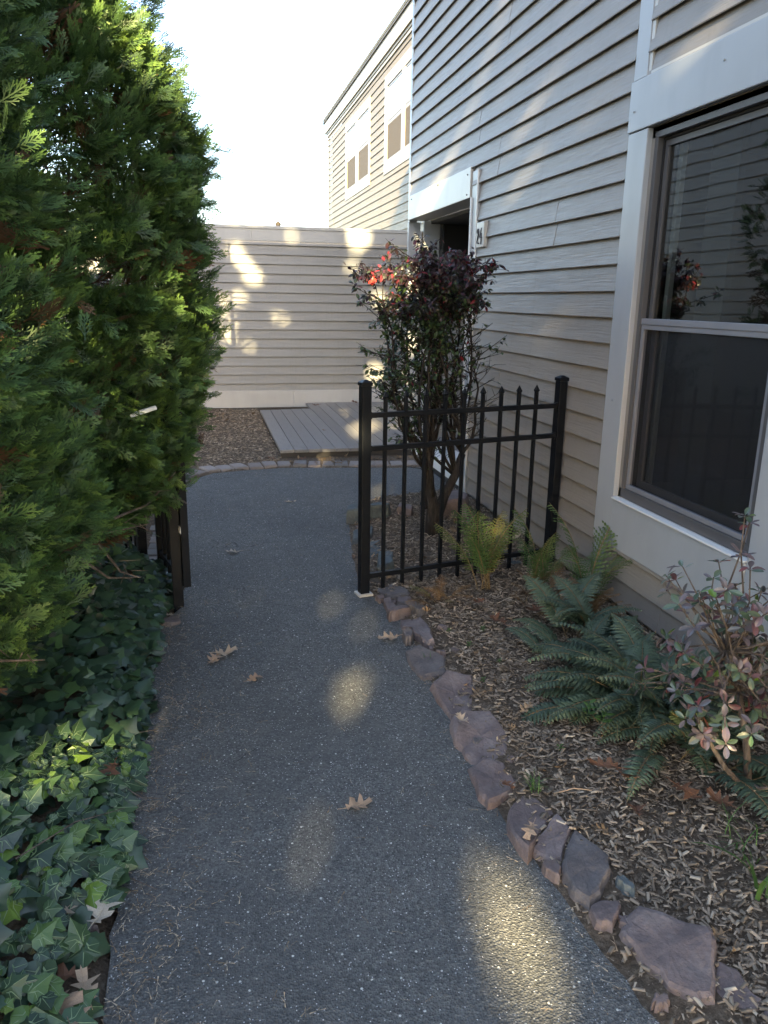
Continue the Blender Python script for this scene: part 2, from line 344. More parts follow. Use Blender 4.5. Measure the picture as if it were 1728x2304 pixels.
# ------------------------------------------------------------------ lap siding
def lap_mesh(u, nrm, length, h, name, m, seed=0, proud=0.0, depth=.022):
    """one siding board: runs along u from the origin, faces nrm, bottom edge at z=0, height h"""
    u = Vector(u); nrm = Vector(nrm); n = max(2, int(length/.16)); vs = []; fs = []
    flip = u.cross(Vector((0, 0, 1))).dot(nrm) < 0
    prof = [(.002, .024), (depth-.0035, .004), (depth-.001, 0.0), (depth+.0012, .004), (depth*.72, h*.35), (depth*.40, h*.75), (.0015, h+.006)]
    for i in range(n+1):
        t = length*i/n; wob = noise.noise(Vector((t*.9+seed*3.1, seed*1.7, .5)))*.0016; wz = noise.noise(Vector((t*.6, seed*2.3, 4.5)))*.0012
        for j, (a, z) in enumerate(prof):
            a2 = a + proud + (wob if 0 < j < 5 else 0) + (noise.noise(Vector((t*2.3, seed*5.1, j)))*.0008 if j == 4 else 0)
            vs.append(u*t + nrm*a2 + Vector((0, 0, z + (wz if j < 4 else 0))))
    P = len(prof)
    for i in range(n):
        for j in range(P-1):
            q = (i*P+j, (i+1)*P+j, (i+1)*P+j+1, i*P+j+1); fs.append(q[::-1] if flip else q)
    fs.append(tuple(range(P))); fs.append(tuple(n*P+j for j in range(P))[::-1])
    b = MB(); b.add(vs, fs); return b.mesh(name, m)
def lap_rows(parent, origin, u, nrm, spans_fn, z0, pitch, k0, k1, m, seedb=0, piece=3.6, depth=.022):
    """spans_fn(k, zlow, zhigh) -> list of (t0,t1) along u"""
    u = Vector(u); seed = seedb
    for k in range(k0, k1):
        z = z0+k*pitch
        for (t0, t1) in spans_fn(k, z, z+pitch):
            rs = random.Random(seedb*97+(k//2)*13); cuts = [t0]; c = t0 - rs.uniform(0, piece)
            while c < t1:
                c += piece
                if t0+.5 < c < t1-.5: cuts.append(c)
            cuts.append(t1)
            for i in range(len(cuts)-1):
                seed += 1; a, b_ = cuts[i], cuts[i+1]; ov = .02 if i < len(cuts)-2 else 0
                me = lap_mesh(u, nrm, b_-a+ov, pitch, 'siding_board', m, seed, proud=.0018 if i % 2 else 0, depth=depth)
                o = bpy.data.objects.new('siding_board', me); link(o, parent); o.location = Vector(origin)+u*a+Vector((0, 0, z))

# ================================================================== GROUND
b = MB(); b.add([(-200, -200, -.06), (200, -200, -.06), (200, 300, -.06), (-200, 300, -.06)], [(0, 1, 2, 3)])
g = b.build('ground', M['earth']); g['kind'] = 'structure'
def smooth_poly(P, it=2):
    for _ in range(it):
        Q = []
        for i in range(len(P)):
            a, c = P[i], P[(i+1) % len(P)]
            Q += [(a[0]*.75+c[0]*.25, a[1]*.75+c[1]*.25), (a[0]*.25+c[0]*.75, a[1]*.25+c[1]*.75)]
        P = Q
    return P
PATH_L = [(-.262, -3), (-.268, 1.0), (-.286, 1.68), (-.279, 2.0), (-.292, 2.4), (-.287, 2.9), (-.288, 3.3), (-.25, 3.65), (-.175, 3.8), (-.19, 4.1), (-.25, 4.8), (-.262, 5.6), (-.242, 6.2)]
PATH_B = [(-.20, 6.52), (-.127, 6.76), (.027, 6.955), (.346, 7.05), (.678, 7.09), (1.0, 7.05), (1.35, 6.99), (1.99, 6.92)]
PATH_R = [(1.99, 5.97), (1.606, 5.93), (1.254, 5.84), (1.04, 5.62), (.93, 5.14), (.83, 4.47), (.78, 4.0), (.78, 3.83), (.86, 3.71), (.89, 3.47), (.88, 3.2), (.855, 2.85), (.838, 2.56), (.835, 2.3), (.832, 2.1), (.826, 1.9), (.84, 1.72), (.86, 1.58), (.875, 1.43), (.89, 1.3), (.92, 1.1), (.95, .6), (.95, -3)]
def refine(L, step=.06, jit=.006, seed=0):
    out = []
    for i in range(len(L)-1):
        a, c = L[i], L[i+1]; n = max(1, int(math.dist(a, c)/step))
        for k in range(n):
            t = k/n; x = a[0]+(c[0]-a[0])*t; y = a[1]+(c[1]-a[1])*t
            out.append((x+noise.noise(Vector((x*14, y*14, seed)))*jit*1.6, y+noise.noise(Vector((x*14, y*14, seed+9)))*jit))
    out.append(L[-1]); return out
OUT = refine(PATH_L)+refine(PATH_B)+refine(PATH_R, jit=.010)
nP = len(OUT)
b = MB(); vs = [(x, y, 0.0) for x, y in OUT]+[(x, y, -.05) for x, y in OUT]
import bmesh
bm = bmesh.new(); bv = [bm.verts.new(p) for p in vs[:nP]]; bf = bm.faces.new(bv)
ex = bmesh.ops.extrude_face_region(bm, geom=[bf]); 
for e in ex['geom']:
    if isinstance(e, bmesh.types.BMVert): e.co.z = -.055
bmesh.ops.recalc_face_normals(bm, faces=bm.faces)
bmesh.ops.triangulate(bm, faces=bm.faces)
me = bpy.data.meshes.new('path'); bm.to_mesh(me); bm.free(); me.materials.append(M['asphalt'])
po = bpy.data.objects.new('path', me); link(po); po['kind'] = 'structure'

def inside(poly, x, y):
    c = False; n = len(poly); j = n-1
    for i in range(n):
        xi, yi = poly[i]; xj, yj = poly[j]
        if (yi > y) != (yj > y) and x < (xj-xi)*(y-yi)/(yj-yi)+xi: c = not c
        j = i
    return c
def bed_h(x, y):
    """height of the mulch beds"""
    h = noise.noise(Vector((x*3, y*3, 2)))*.015 + noise.noise(Vector((x*11, y*11, 5)))*.006
    return h
def bed(name, x0, x1, y0, y1, hf, step=.05, m='soil'):
    nx = int((x1-x0)/step)+1; ny = int((y1-y0)/step)+1; vs = []; fs = []
    for j in range(ny):
        for i in range(nx):
            x = x0+(x1-x0)*i/(nx-1); y = y0+(y1-y0)*j/(ny-1); vs.append((x, y, hf(x, y)))
    for j in range(ny-1):
        for i in range(nx-1): a = j*nx+i; fs.append((a, a+1, a+nx+1, a+nx))
    b = MB(); b.add(vs, fs); o = b.build(name, M[m], smooth=True); o['kind'] = 'structure'; return o
RB = [(x, y) for x, y in PATH_R]
def right_edge(y):
    pts = sorted([(q[1], q[0]) for q in PATH_R[1:]])
    return float(np.interp(y, [p_[0] for p_ in pts], [p_[1] for p_ in pts]))
def hr(x, y):
    if y > 5.98: return -.03
    if x-right_edge(y) < .03: return -.002
    d = x-right_edge(y)
    if d < 0: return -.03
    return min(.016, .001+d*.12)+bed_h(x, y)*min(.7, d*6)
bed('right_bed', .6, 2.03, .3, 6.05, hr)
def hl(x, y):
    if x > -.30: return -.03
    return min(.05, (-.30-x)*.5-.02)+bed_h(x, y)
bed('left_bed', -3.0, -.2, .3, 6.0, hl, .08)
def hb(x, y):
    if inside(OUT, x, y): return -.03
    if x < .05 and y < 7.0: return .0+bed_h(x, y)*.6
    return .012+bed_h(x, y)*.8
bed('back_bed', -3.2, 3.0, 6.0, 12.5, hb, .08)

# ================================================================== NEAR HOUSE
WX = 2.008
nh = empty('house', (WX, 3.0, 0), 'grey vinyl clad house wall along the right of the path with doorway and large window', 'house')
def P2(o):    # parts are modelled in world coordinates: keep them there under the house
    o.location = Vector(o.location)-Vector(nh.location); return o
Z0, PT = .045, .1275
YC, YJ, YK = 7.80, 3.645, 3.53      # corner, left and right edge of the vertical board
seam_kids = []
class Keep:
    pass
def spans_left(k, zl, zh):
    # along +y from y=YJ to YC
    if zl < 2.27: return [(0, 5.755-YJ)]
    if zl < 2.46: return [(0, 5.90-YJ)]
    return [(0, YC-.03-YJ)]
def add_rows(house, *a, **k):
    before = set(o.name for o in COL.objects)
    lap_rows(house, *a, **k)
    for o in COL.objects:
        if o.name not in before: o.location = Vector(o.location)-Vector(house.location)
add_rows(nh, (WX, YJ, 0), (0, 1, 0), (-1, 0, 0), spans_left, Z0, PT, 0, 36, M['siding'], 1)
def spans_right(k, zl, zh):
    if zh <= .33: return [(0, 4.4)]
    if zl >= 2.44: return [(0, 4.4)]
    return [(1.23, 4.4)]
add_rows(nh, (WX, YK-4.4, 0), (0, 1, 0), (-1, 0, 0), lambda k, zl, zh: [(0, 4.4)] if (zh <= .46 or zl >= 2.44) else [(0, 3.15)], Z0, PT, 0, 36, M['siding'], 50)
def part(name, m, x0, x1, y0, y1, z0, z1, bevel=.003, parent=None):
    o = boxo(name, M[m], parent or nh, x0, x1, y0, y1, z0, z1, bevel)
    if (parent or nh) is nh: P2(o)
    return o
# solid wall behind the boards
part('wall_core', 'siding', WX+.004, WX+.12, 5.935-.0, 5.75, -.1, 4.7, 0)
part('wall_core', 'siding', WX+.004, WX+.12, 3.45, 5.749, -.1, 4.7, 0)
part('wall_core', 'siding', WX+.004, WX+.12, 5.936, 7.79, 2.30, 4.7, 0)
part('wall_core', 'siding', WX+.004, WX+.12, -1.0, 3.449, 2.26, 4.7, 0)
part('wall_core', 'siding', WX+.004, WX+.12, -1.0, 2.44, -.1, 2.259, 0)
part('wall_core', 'siding', WX+.004, WX+.12, 2.441, 3.449, -.1, .56, 0)
part('end_wall', 'siding', WX+.12, 6.0, 7.70, 7.79, 2.3, 4.7, 0)
part('end_wall', 'siding', 3.4, 6.0, 7.70, 7.79, -.1, 2.299, 0)
part('roof', 'roof', WX-.25, 6.2, -1.2, 7.95, 4.70, 4.82, .01)
# trim
part('corner_board', 'trim', WX-.018, WX+.06, 7.765, 7.835, 2.25, 4.69)
part('corner_board', 'trim', WX-.018, WX+.10, 7.79, 7.84, -.02, 2.249)
part('corner_board', 'trim', WX-.020, WX+.002, YK, YJ, 2.505, 4.69)
part('channel_strip', 'trim_warm', WX-.0165, WX+.002, YK-.028, YK-.002, 2.507, 4.69, .002)
part('window_header', 'trim', WX-.028, WX+.002, 1.2, YJ+.004, 2.285, 2.502, .004)
part('channel_strip', 'trim_warm', WX-.019, WX+.002, 1.2, YK-.03, 2.5035, 2.518, .002)
part('side_casing', 'trim', WX-.022, WX+.06, 3.475, YJ, .318, 2.283, .004)
part('side_casing', 'trim', WX-.022, WX+.06, 2.27, 2.445, .30, 2.283, .004)
part('window_sill', 'trim', WX-.026, WX+.05, 2.448, 3.472, .318, .566, .006)
part('corner_board', 'trim', WX-.012, WX+.002, YK, YJ-.004, -.08, .316, .003)
part('sill_flashing', 'white', WX-.034, WX+.03, 2.448, 3.472, .567, .575, .001)
for (yy, zz, sx) in ((3.60, 2.37, 1), (2.95, 2.42, 1), (3.57, 1.05, 1), (3.2, .46, 1)):
    b = MB(); b.tube([(WX-.0345 if zz > 2.3 else WX-.0285, yy, zz), (WX-.024 if zz > 2.3 else WX-.018, yy, zz)], .004, 8); P2(b.build('nail_head', M['trim'], nh))
# window
win = bpy.data.objects.new('window', None); link(win, nh); win.location = Vector((0, 0, 0))-Vector(nh.location)
def wp(name, m, x0, x1, y0, y1, z0, z1, bevel=.002):
    return boxo(name, M[m], win, x0, x1, y0, y1, z0, z1, bevel)
yl, yr, zb, zt = 3.472, 2.448, .578, 2.283
def wframe(m, x0, x1, ya, yb_, za, zb_, t, nm='frame', sides='lrtb'):
    b = MB()
    b.box(x0, x1, yb_, ya, za, za+t); b.box(x0, x1, yb_, ya, zb_-t, zb_); b.box(x0+.0005, x1-.0005, yb_, yb_+t, za+t, zb_-t); b.box(x0+.0005, x1-.0005, ya-t, ya, za+t, zb_-t)
    return b.build(nm, M[m], win, bevel=.0015)
wframe('frame', WX+.004, WX+.07, yl, yr, zb, zt, .048, 'outer_frame')
wframe('dark', WX+.03, WX+.069, yl-.049, yr+.049, zb+.049, zt-.049, .012, 'gasket')
wframe('frame', WX+.036, WX+.060, yl-.062, yr+.062, 1.425, zt-.062, .026, 'upper_sash')
wframe('frame_light', WX+.012, WX+.034, yl-.050, yr+.050, zb+.050, 1.424, .022, 'screen_frame')
wp('meeting_rail', 'frame_light', WX+.008, WX+.034, yr+.05, yl-.05, 1.4245, 1.452)
wframe('frame', WX+.062, WX+.085, yl-.062, yr+.062, zb+.062, 1.43, .034, 'lower_sash')
b = MB(); b.add([(WX+.048, yr+.088, 1.45), (WX+.048, yl-.088, 1.45), (WX+.048, yl-.088, zt-.088), (WX+.048, yr+.088, zt-.088)], [(3, 2, 1, 0)]); b.build('pane', M['glass'], win)
b = MB(); b.add([(WX+.074, yr+.096, zb+.096), (WX+.074, yl-.096, zb+.096), (WX+.074, yl-.096, 1.396), (WX+.074, yr+.096, 1.396)], [(3, 2, 1, 0)]); b.build('pane', M['glass'], win)
b = MB(); b.add([(WX+.022, yr+.072, zb+.072), (WX+.022, yl-.072, zb+.072), (WX+.022, yl-.072, 1.402), (WX+.022, yr+.072, 1.402)], [(0, 1, 2, 3)]); b.build('insect_screen', M['screen'], win)
# room behind
part('room_wall', 'room', 4.8, 4.9, .5, 5.0, -.1, 2.6, 0); part('room_wall', 'room', WX+.13, 4.8, .4, .5, -.1, 2.6, 0); part('room_wall', 'room', WX+.13, 4.8, 5.0, 5.1, -.1, 2.6, 0)
part('room_floor', 'fascia', WX+.13, 4.8, .5, 5.0, .2, .25, 0); part('room_ceiling', 'room', WX+.13, 4.8, .5, 5.0, 2.5, 2.56, 0)
part('inner_casing', 'white', WX+.10, WX+.125, 3.37, 3.40, .62, 2.24, .002)
part('curtain', 'room', WX+.20, WX+.23, 3.10, 3.30, .5, 2.3, .002)
part('baseboard_heater', 'frame_light', 4.6, 4.78, 2.5, 4.4, .26, .46, .01)
# doorway
part('door_header', 'trim_warm', WX-.030, WX+.17, 5.93, 7.79, 2.262, 2.478, .004)
part('channel_strip', 'trim', WX-.022, WX+.002, 5.86, 7.76, 2.4795, 2.492, .002)
part('door_jamb', 'trim', WX-.020, WX+.045, 5.757, 5.905, -.01, 2.44, .004)
part('channel_strip', 'white', WX-.034, WX-.0205, 5.885, 5.903, -.01, 2.26, .002)
part('channel_strip', 'white', WX-.032, WX-.0205, 5.758, 5.772, -.01, 2.44, .002)
part('door_sill', 'white', WX-.02, WX+.25, 5.93, 7.79, .045, .165, .006)
part('sill_skirt', 'fascia', WX-.012, WX+.05, 5.93, 7.80, -.05, .044, .002)
part('alcove_trim', 'trim', WX+.11, WX+.27, 7.69, 7.72, .17, 2.258, .003)
part('alcove_dark_panel', 'dark', WX+.30, 3.3, 7.66, 7.70, 1.96, 2.258, .002)  # near-black panel across the top of the alcove end wall
part('alcove_ceiling', 'fascia', WX+.18, 3.4, 5.9, 7.72, 2.23, 2.258, 0)
part('alcove_floor', 'deck', WX+.26, 3.4, 5.9, 7.72, .06, .15, 0)
part('alcove_wall', 'dark', 3.35, 3.45, 5.85, 7.75, -.1, 2.25, 0); part('alcove_wall', 'siding', WX+.12, 3.4, 5.82, 5.9, -.1, 2.25, 0)
add_rows(nh, (WX+.272, 7.735, 0), (1, 0, 0), (0, -1, 0), lambda k, a, c: [(0, 1.07)], .15, PT, 0, 17, M['siding_x'], 80)
# screws on the door header
for (yy, zz) in ((7.66, 2.44), (6.78, 2.455), (6.0, 2.43), (6.0, 2.29)):
    b = MB(); b.tube([(WX-.034, yy, zz), (WX-.029, yy, zz)], .006 if yy != 6.78 else .011, 8); P2(b.build('screw', M['dark'], nh))

# house number plaque
pq = empty('house_number_plaque', (WX-.02, 5.64, 1.98), 'pale square number plaque reading 24 beside the doorway', 'house number')
b = MB()
def frust(b, x0, x1, hy, hz, ins):
    b.add([(x0, -hy, -hz), (x0, hy, -hz), (x0, hy, hz), (x0, -hy, hz), (x1, -hy+ins, -hz+ins), (x1, hy-ins, -hz+ins), (x1, hy-ins, hz-ins), (x1, -hy+ins, hz-ins)],
          [(0, 1, 2, 3), (7, 6, 5, 4), (0, 4, 5, 1), (1, 5, 6, 2), (2, 6, 7, 3), (3, 7, 4, 0)])
frust(b, .012, -.018, .088, .092, .006); b.build('plate', M['trim_warm'], pq, bevel=.004)
def stroke(name, pts, rad):
    b = MB(); n = len(pts); b.tube([(-.0205, -p[0], p[1]) for p in pts], rad if isinstance(rad, list) else rad, 6); o = b.build(name, M['digit'], pq, smooth=True); return o
two = [(-.056, .018), (-.055, .032), (-.046, .043), (-.034, .045), (-.024, .037), (-.021, .024), (-.026, .008), (-.036, -.010), (-.047, -.028), (-.056, -.044), (-.045, -.041), (-.033, -.043), (-.020, -.047), (-.012, -.042)]
two = [(a, c*1.1-.008) for a, c in two]
stroke('digit_two', two, [.003, .005, .004, .004, .005, .006, .0065, .006, .005, .0045, .005, .006, .005, .003])
b = MB()
for pts, rad in (([(.034, .048), (.022, .022), (.004, -.008)], [.003, .0035, .0035]), ([(.002, -.012), (.024, -.011), (.052, -.012)], [.003, .0035, .003]), ([(.038, .016), (.037, -.01), (.036, -.036), (.034, -.054)], [.003, .0042, .0042, .0035])):
    b.tube([(-.0205, -p[0], p[1]*1.1-.008) for p in pts], rad, 6)
b.build('digit_four', M['digit'], pq, smooth=True)

# ================================================================== PRIVACY WALL (clad fence)
FY = 11.0
fw = empty('clad_fence', (.8, FY, 0), 'low grey siding clad wall closing the yard behind the deck', 'fence wall')
def fpart(name, m, x0, x1, y0, y1, z0, z1, bevel=.003):
    o = boxo(name, M[m], fw, x0, x1, y0, y1, z0, z1, bevel); o.location = Vector(o.location)-Vector(fw.location); return o
fpart('wall_core', 'siding_x', -2.4, 2.99, FY+.003, FY+.12, .04, 2.40, 0)
add_rows(fw, (-2.4, FY, 0), (1, 0, 0), (0, -1, 0), lambda k, a, c: [(0, 5.38)], .246, .1217, 0, 17, M['siding_x'], 120, piece=2.4)
for (a, c) in ((-2.4, .66), (.662, 2.99)): fpart('top_board', 'trim', a, c, FY-.024, FY+.01, 2.245, 2.394, .003)
for (a, c) in ((-2.4, 1.2), (1.202, 2.99)): fpart('cap_board', 'trim', a, c, FY-.034, FY+.14, 2.395, 2.437, .004)
fpart('channel_strip', 'trim_warm', -2.4, 2.99, FY-.02, FY+.002, 2.222, 2.243, .002)
for (a, c, z) in ((-2.4, 1.195, .04), (1.197, 2.99, .04)): fpart('skirt_board', 'trim', a, c, FY-.026, FY+.01, z, .275, .003)

# ball topped post and lattice rail beyond the wall
pb = empty('finial_post', (1.17, 12.6, 0), 'post with round ball finial showing just over the clad wall', 'post')
b = MB(); b.box(-.05, .05, -.05, .05, -.05, 2.52); b.build('post', M['trim_warm'], pb, bevel=.004)
b = MB(); b.box(-.07, .07, -.07, .07, 2.521, 2.55); b.build('post_cap', M['trim_warm'], pb, bevel=.006)
b = MB(); b.tube([(0, 0, 2.55+t*.09) for t in (0, .12, .25, .45, .65, .85, 1.0)], [.02, .022, .036, .047, .044, .028, .006], 12); b.build('ball_finial', M['bark'], pb, smooth=True)
lf = empty('board_screen', (1.0, 13.4, 0), 'pale wooden board screen far behind the clad wall left of the ball finial', 'screen')
b = MB(); b.box(-.34, .16, -.02, .02, -.05, 2.60); b.build('panel', M['trim_warm'], lf, bevel=.004); b = MB(); b.box(-.36, .18, -.03, .03, 2.601, 2.63); b.build('top_rail', M['trim_warm'], lf)
lf = empty('board_screen', (1.75, 13.4, 0), 'lower pale wooden board screen right of the ball finial behind the clad wall', 'screen')
b = MB(); b.box(-.26, .30, -.02, .02, -.05, 2.53); b.build('panel', M['white'], lf, bevel=.004); b = MB(); b.box(-.28, .32, -.03, .03, 2.531, 2.56); b.build('top_rail', M['white'], lf)

# ================================================================== WING HOUSE
VX = 3.0
wh = empty('wing_house', (VX, 15, 0), 'sunlit cream sided upper storey house wing with two window pairs beyond the clad wall', 'house')
def vpart(name, m, x0, x1, y0, y1, z0, z1, bevel=.003, parent=None):
    o = boxo(name, M[m], parent or wh, x0, x1, y0, y1, z0, z1, bevel)
    if not parent: o.location = Vector(o.location)-Vector(wh.location)
    return o
vpart('wall_core', 'dark', VX+.09, VX+6, 8.2, 19.4, -.1, 5.1, 0)
V0, VP = .045, .1245
def spans_w(k, zl, zh):
    full = 19.42-8.2
    if zh < 3.62 or zl > 4.78: return [(0, full)]
    out = []
    for a, c in ((8.2, 10.85), (13.42, 14.56), (17.06, 19.42)): out.append((a-8.2, c-8.2))
    return out
add_rows(wh, (VX, 8.2, 0), (0, 1, 0), (-1, 0, 0), spans_w, V0, VP, 14, 41, M['siding_wing'], 200, depth=.014)
vpart('frieze_board', 'trim_wing', VX-.03, VX+.004, 8.2, 19.44, 5.10, 5.15)
vpart('soffit_trim', 'trim_wing', VX-.045, VX+.004, 8.2, 19.46, 5.152, 5.19)
vpart('fascia', 'trim_wing', VX-.07, VX+.004, 8.2, 19.6, 5.192, 5.42)
vpart('drip_edge', 'frame', VX-.095, VX+.2, 8.2, 19.7, 5.421, 5.445)
vpart('roof', 'roof', VX-.10, VX+6.2, 8.2, 19.6, 5.446, 5.50, 0)
vpart('roof', 'roof', VX+.9, VX+6.0, 9.6, 13.0, 5.501, 5.9, .01)
vpart('corner_board', 'trim', VX-.02, VX+.03, 19.40, 19.46, -.05, 5.10)
for (ya, yb_, panes) in ((14.58, 17.05, ((14.74, 15.66), (15.96, 16.88))), (10.85, 13.42, ((11.15, 12.05), (12.30, 13.20)))):
    wn = bpy.data.objects.new('window', None); link(wn, wh); wn.location = Vector((0, 0, 0))-Vector(wh.location)
    def q(name, m, x0, x1, a, c, z0, z1, bevel=.002): return boxo(name, M[m], wn, x0, x1, a, c, z0, z1, bevel)
    q('head_casing', 'trim_wing', VX-.020, VX+.03, ya, yb_, 4.76, 4.92); q('sill_board', 'trim_wing', VX-.020, VX+.03, ya, yb_, 3.48, 3.665)
    edges = [ya]+[e for p_ in panes for e in (p_[0]-.03, p_[1]+.03)]+[yb_]
    for i in range(0, len(edges), 2): q('casing', 'trim_wing', VX-.018, VX+.03, edges[i], edges[i+1], 3.667, 4.758)
    for (a, c) in panes:
        q('sash', 'frame_light', VX-.004, VX+.02, a-.028, c+.028, 4.205, 4.245)
        b = MB()
        for (z0, z1, xx) in ((3.667, 4.204, VX+.003), (4.246, 4.757, VX+.000)):
            b.box(xx-.008, xx+.012, a-.028, a, z0, z1); b.box(xx-.008, xx+.012, c, c+.028, z0, z1); b.box(xx-.008, xx+.012, a, c, z0, z0+.03); b.box(xx-.008, xx+.012, a, c, z1-.03, z1)
        b.build('sash', M['frame_light'], wn)
        for (z0, z1, xx, mm_) in ((3.69, 4.18, VX+.006, 'glass'), (4.27, 4.73, VX-.002, 'glass_bright')):
            b = MB(); b.add([(xx, a, z0), (xx, c, z0), (xx, c, z1), (xx, a, z1)], [(3, 2, 1, 0)]); b.build('pane', M[mm_], wn)
        b = MB(); b.add([(VX-.008, a-.012, 3.69), (VX-.008, c+.012, 3.69), (VX-.008, c+.012, 4.19), (VX-.008, a-.012, 4.19)], [(3, 2, 1, 0)]); b.build('insect_screen', M['screen_wing'], wn)
        # blind behind the glass
        b = MB()
        for i in range(int((c-a)/.045)): b.box(VX+.05, VX+.056, a+i*.045, a+i*.045+.036, 3.69, 4.2)
        o = b.build('blind', M['frame'], wn)
        b = MB(); b.box(VX+.05, VX+.056, a, c, 4.2, 4.74); b.build('blind', M['white'], wn)
# ================================================================== DECK
dk = empty('deck', (1.6, 9, 0), 'low grey painted wooden deck in front of the clad wall', 'deck')
x = .672; i = 0
while x < 2.93:
    wd = .136; x1 = min(x+wd, 2.96); y0 = 7.455 if x1 < 1.985 else 7.86; y1 = 10.28+ (x-.67)*.13 if x < 1.30 else 10.955
    o = boxo('board', M['deck'], dk, x, x1-.005, y0+random.uniform(-.003, .003), y1, .068, .10+random.uniform(-.001, .001), .003)
    o.location = Vector(o.location)-Vector(dk.location); x += wd; i += 1
for nm, a in (('fascia_board', (.672, 1.985, 7.475, 7.50, -.01, .0675)), ('fascia_board', (.69, .715, 7.51, 10.25, -.02, .0675)), ('fascia_board', (.72, 1.33, 10.24, 10.262, -.02, .0675)), ('joist', (1.2, 1.24, 7.52, 10.2, -.02, .0675)), ('joist', (1.9, 1.94, 7.52, 10.9, -.02, .0675))):
    o = boxo(nm, M['fascia'], dk, *a, bevel=.002); o.location = Vector(o.location)-Vector(dk.location)

# ================================================================== PAVER EDGING
be = empty('paver_edging', (.5, 7.1, 0), 'curved row of worn brick pavers edging the far end of the asphalt path', 'paver edging')
def paver(px, py, ang, w_, l_):
    b = MB(); z1 = .022+random.uniform(-.004, .005)
    pts = [(-w_/2, 0), (w_/2, 0), (w_/2, l_), (-w_/2, l_)]; pts = [(a+random.uniform(-.004, .004), c+random.uniform(-.005, .005)) for a, c in pts]
    b.add([(a, c, -.05) for a, c in pts]+[(a, c, z1-.008) for a, c in pts]+[(a*.9, c*.94+l_*.03, z1) for a, c in pts],
          [(0, 1, 5, 4), (1, 2, 6, 5), (2, 3, 7, 6), (3, 0, 4, 7), (4, 5, 9, 8), (5, 6, 10, 9), (6, 7, 11, 10), (7, 4, 8, 11), (8, 9, 10, 11)])
    o = b.build('paver', M['paver'], be); o.location = Vector((px, py, 0))-Vector(be.location); o.rotation_euler[2] = ang; 
curve = [(-.27, 3.95), (-.30, 4.8), (-.30, 5.6), (-.275, 6.2), (-.215, 6.56), (-.14, 6.80), (.02, 6.985), (.346, 7.085), (.678, 7.125), (1.0, 7.085), (1.35, 7.025), (1.97, 6.955)]
cum = [0]
for i in range(1, len(curve)): cum.append(cum[-1]+math.dist(curve[i-1], curve[i]))
t = .08
while t < cum[-1]-.05:
    x = float(np.interp(t, cum, [c[0] for c in curve])); y = float(np.interp(t, cum, [c[1] for c in curve]))
    x2 = float(np.interp(t+.04, cum, [c[0] for c in curve])); y2 = float(np.interp(t+.04, cum, [c[1] for c in curve]))
    x1 = float(np.interp(t-.04, cum, [c[0] for c in curve])); y1 = float(np.interp(t-.04, cum, [c[1] for c in curve]))
    ang = math.atan2(y2-y1, x2-x1); wd = random.uniform(.125, .14)
    paver(x, y, ang+random.uniform(-.05, .05), wd-.012, .20 if t > 2.2 else .13); t += wd

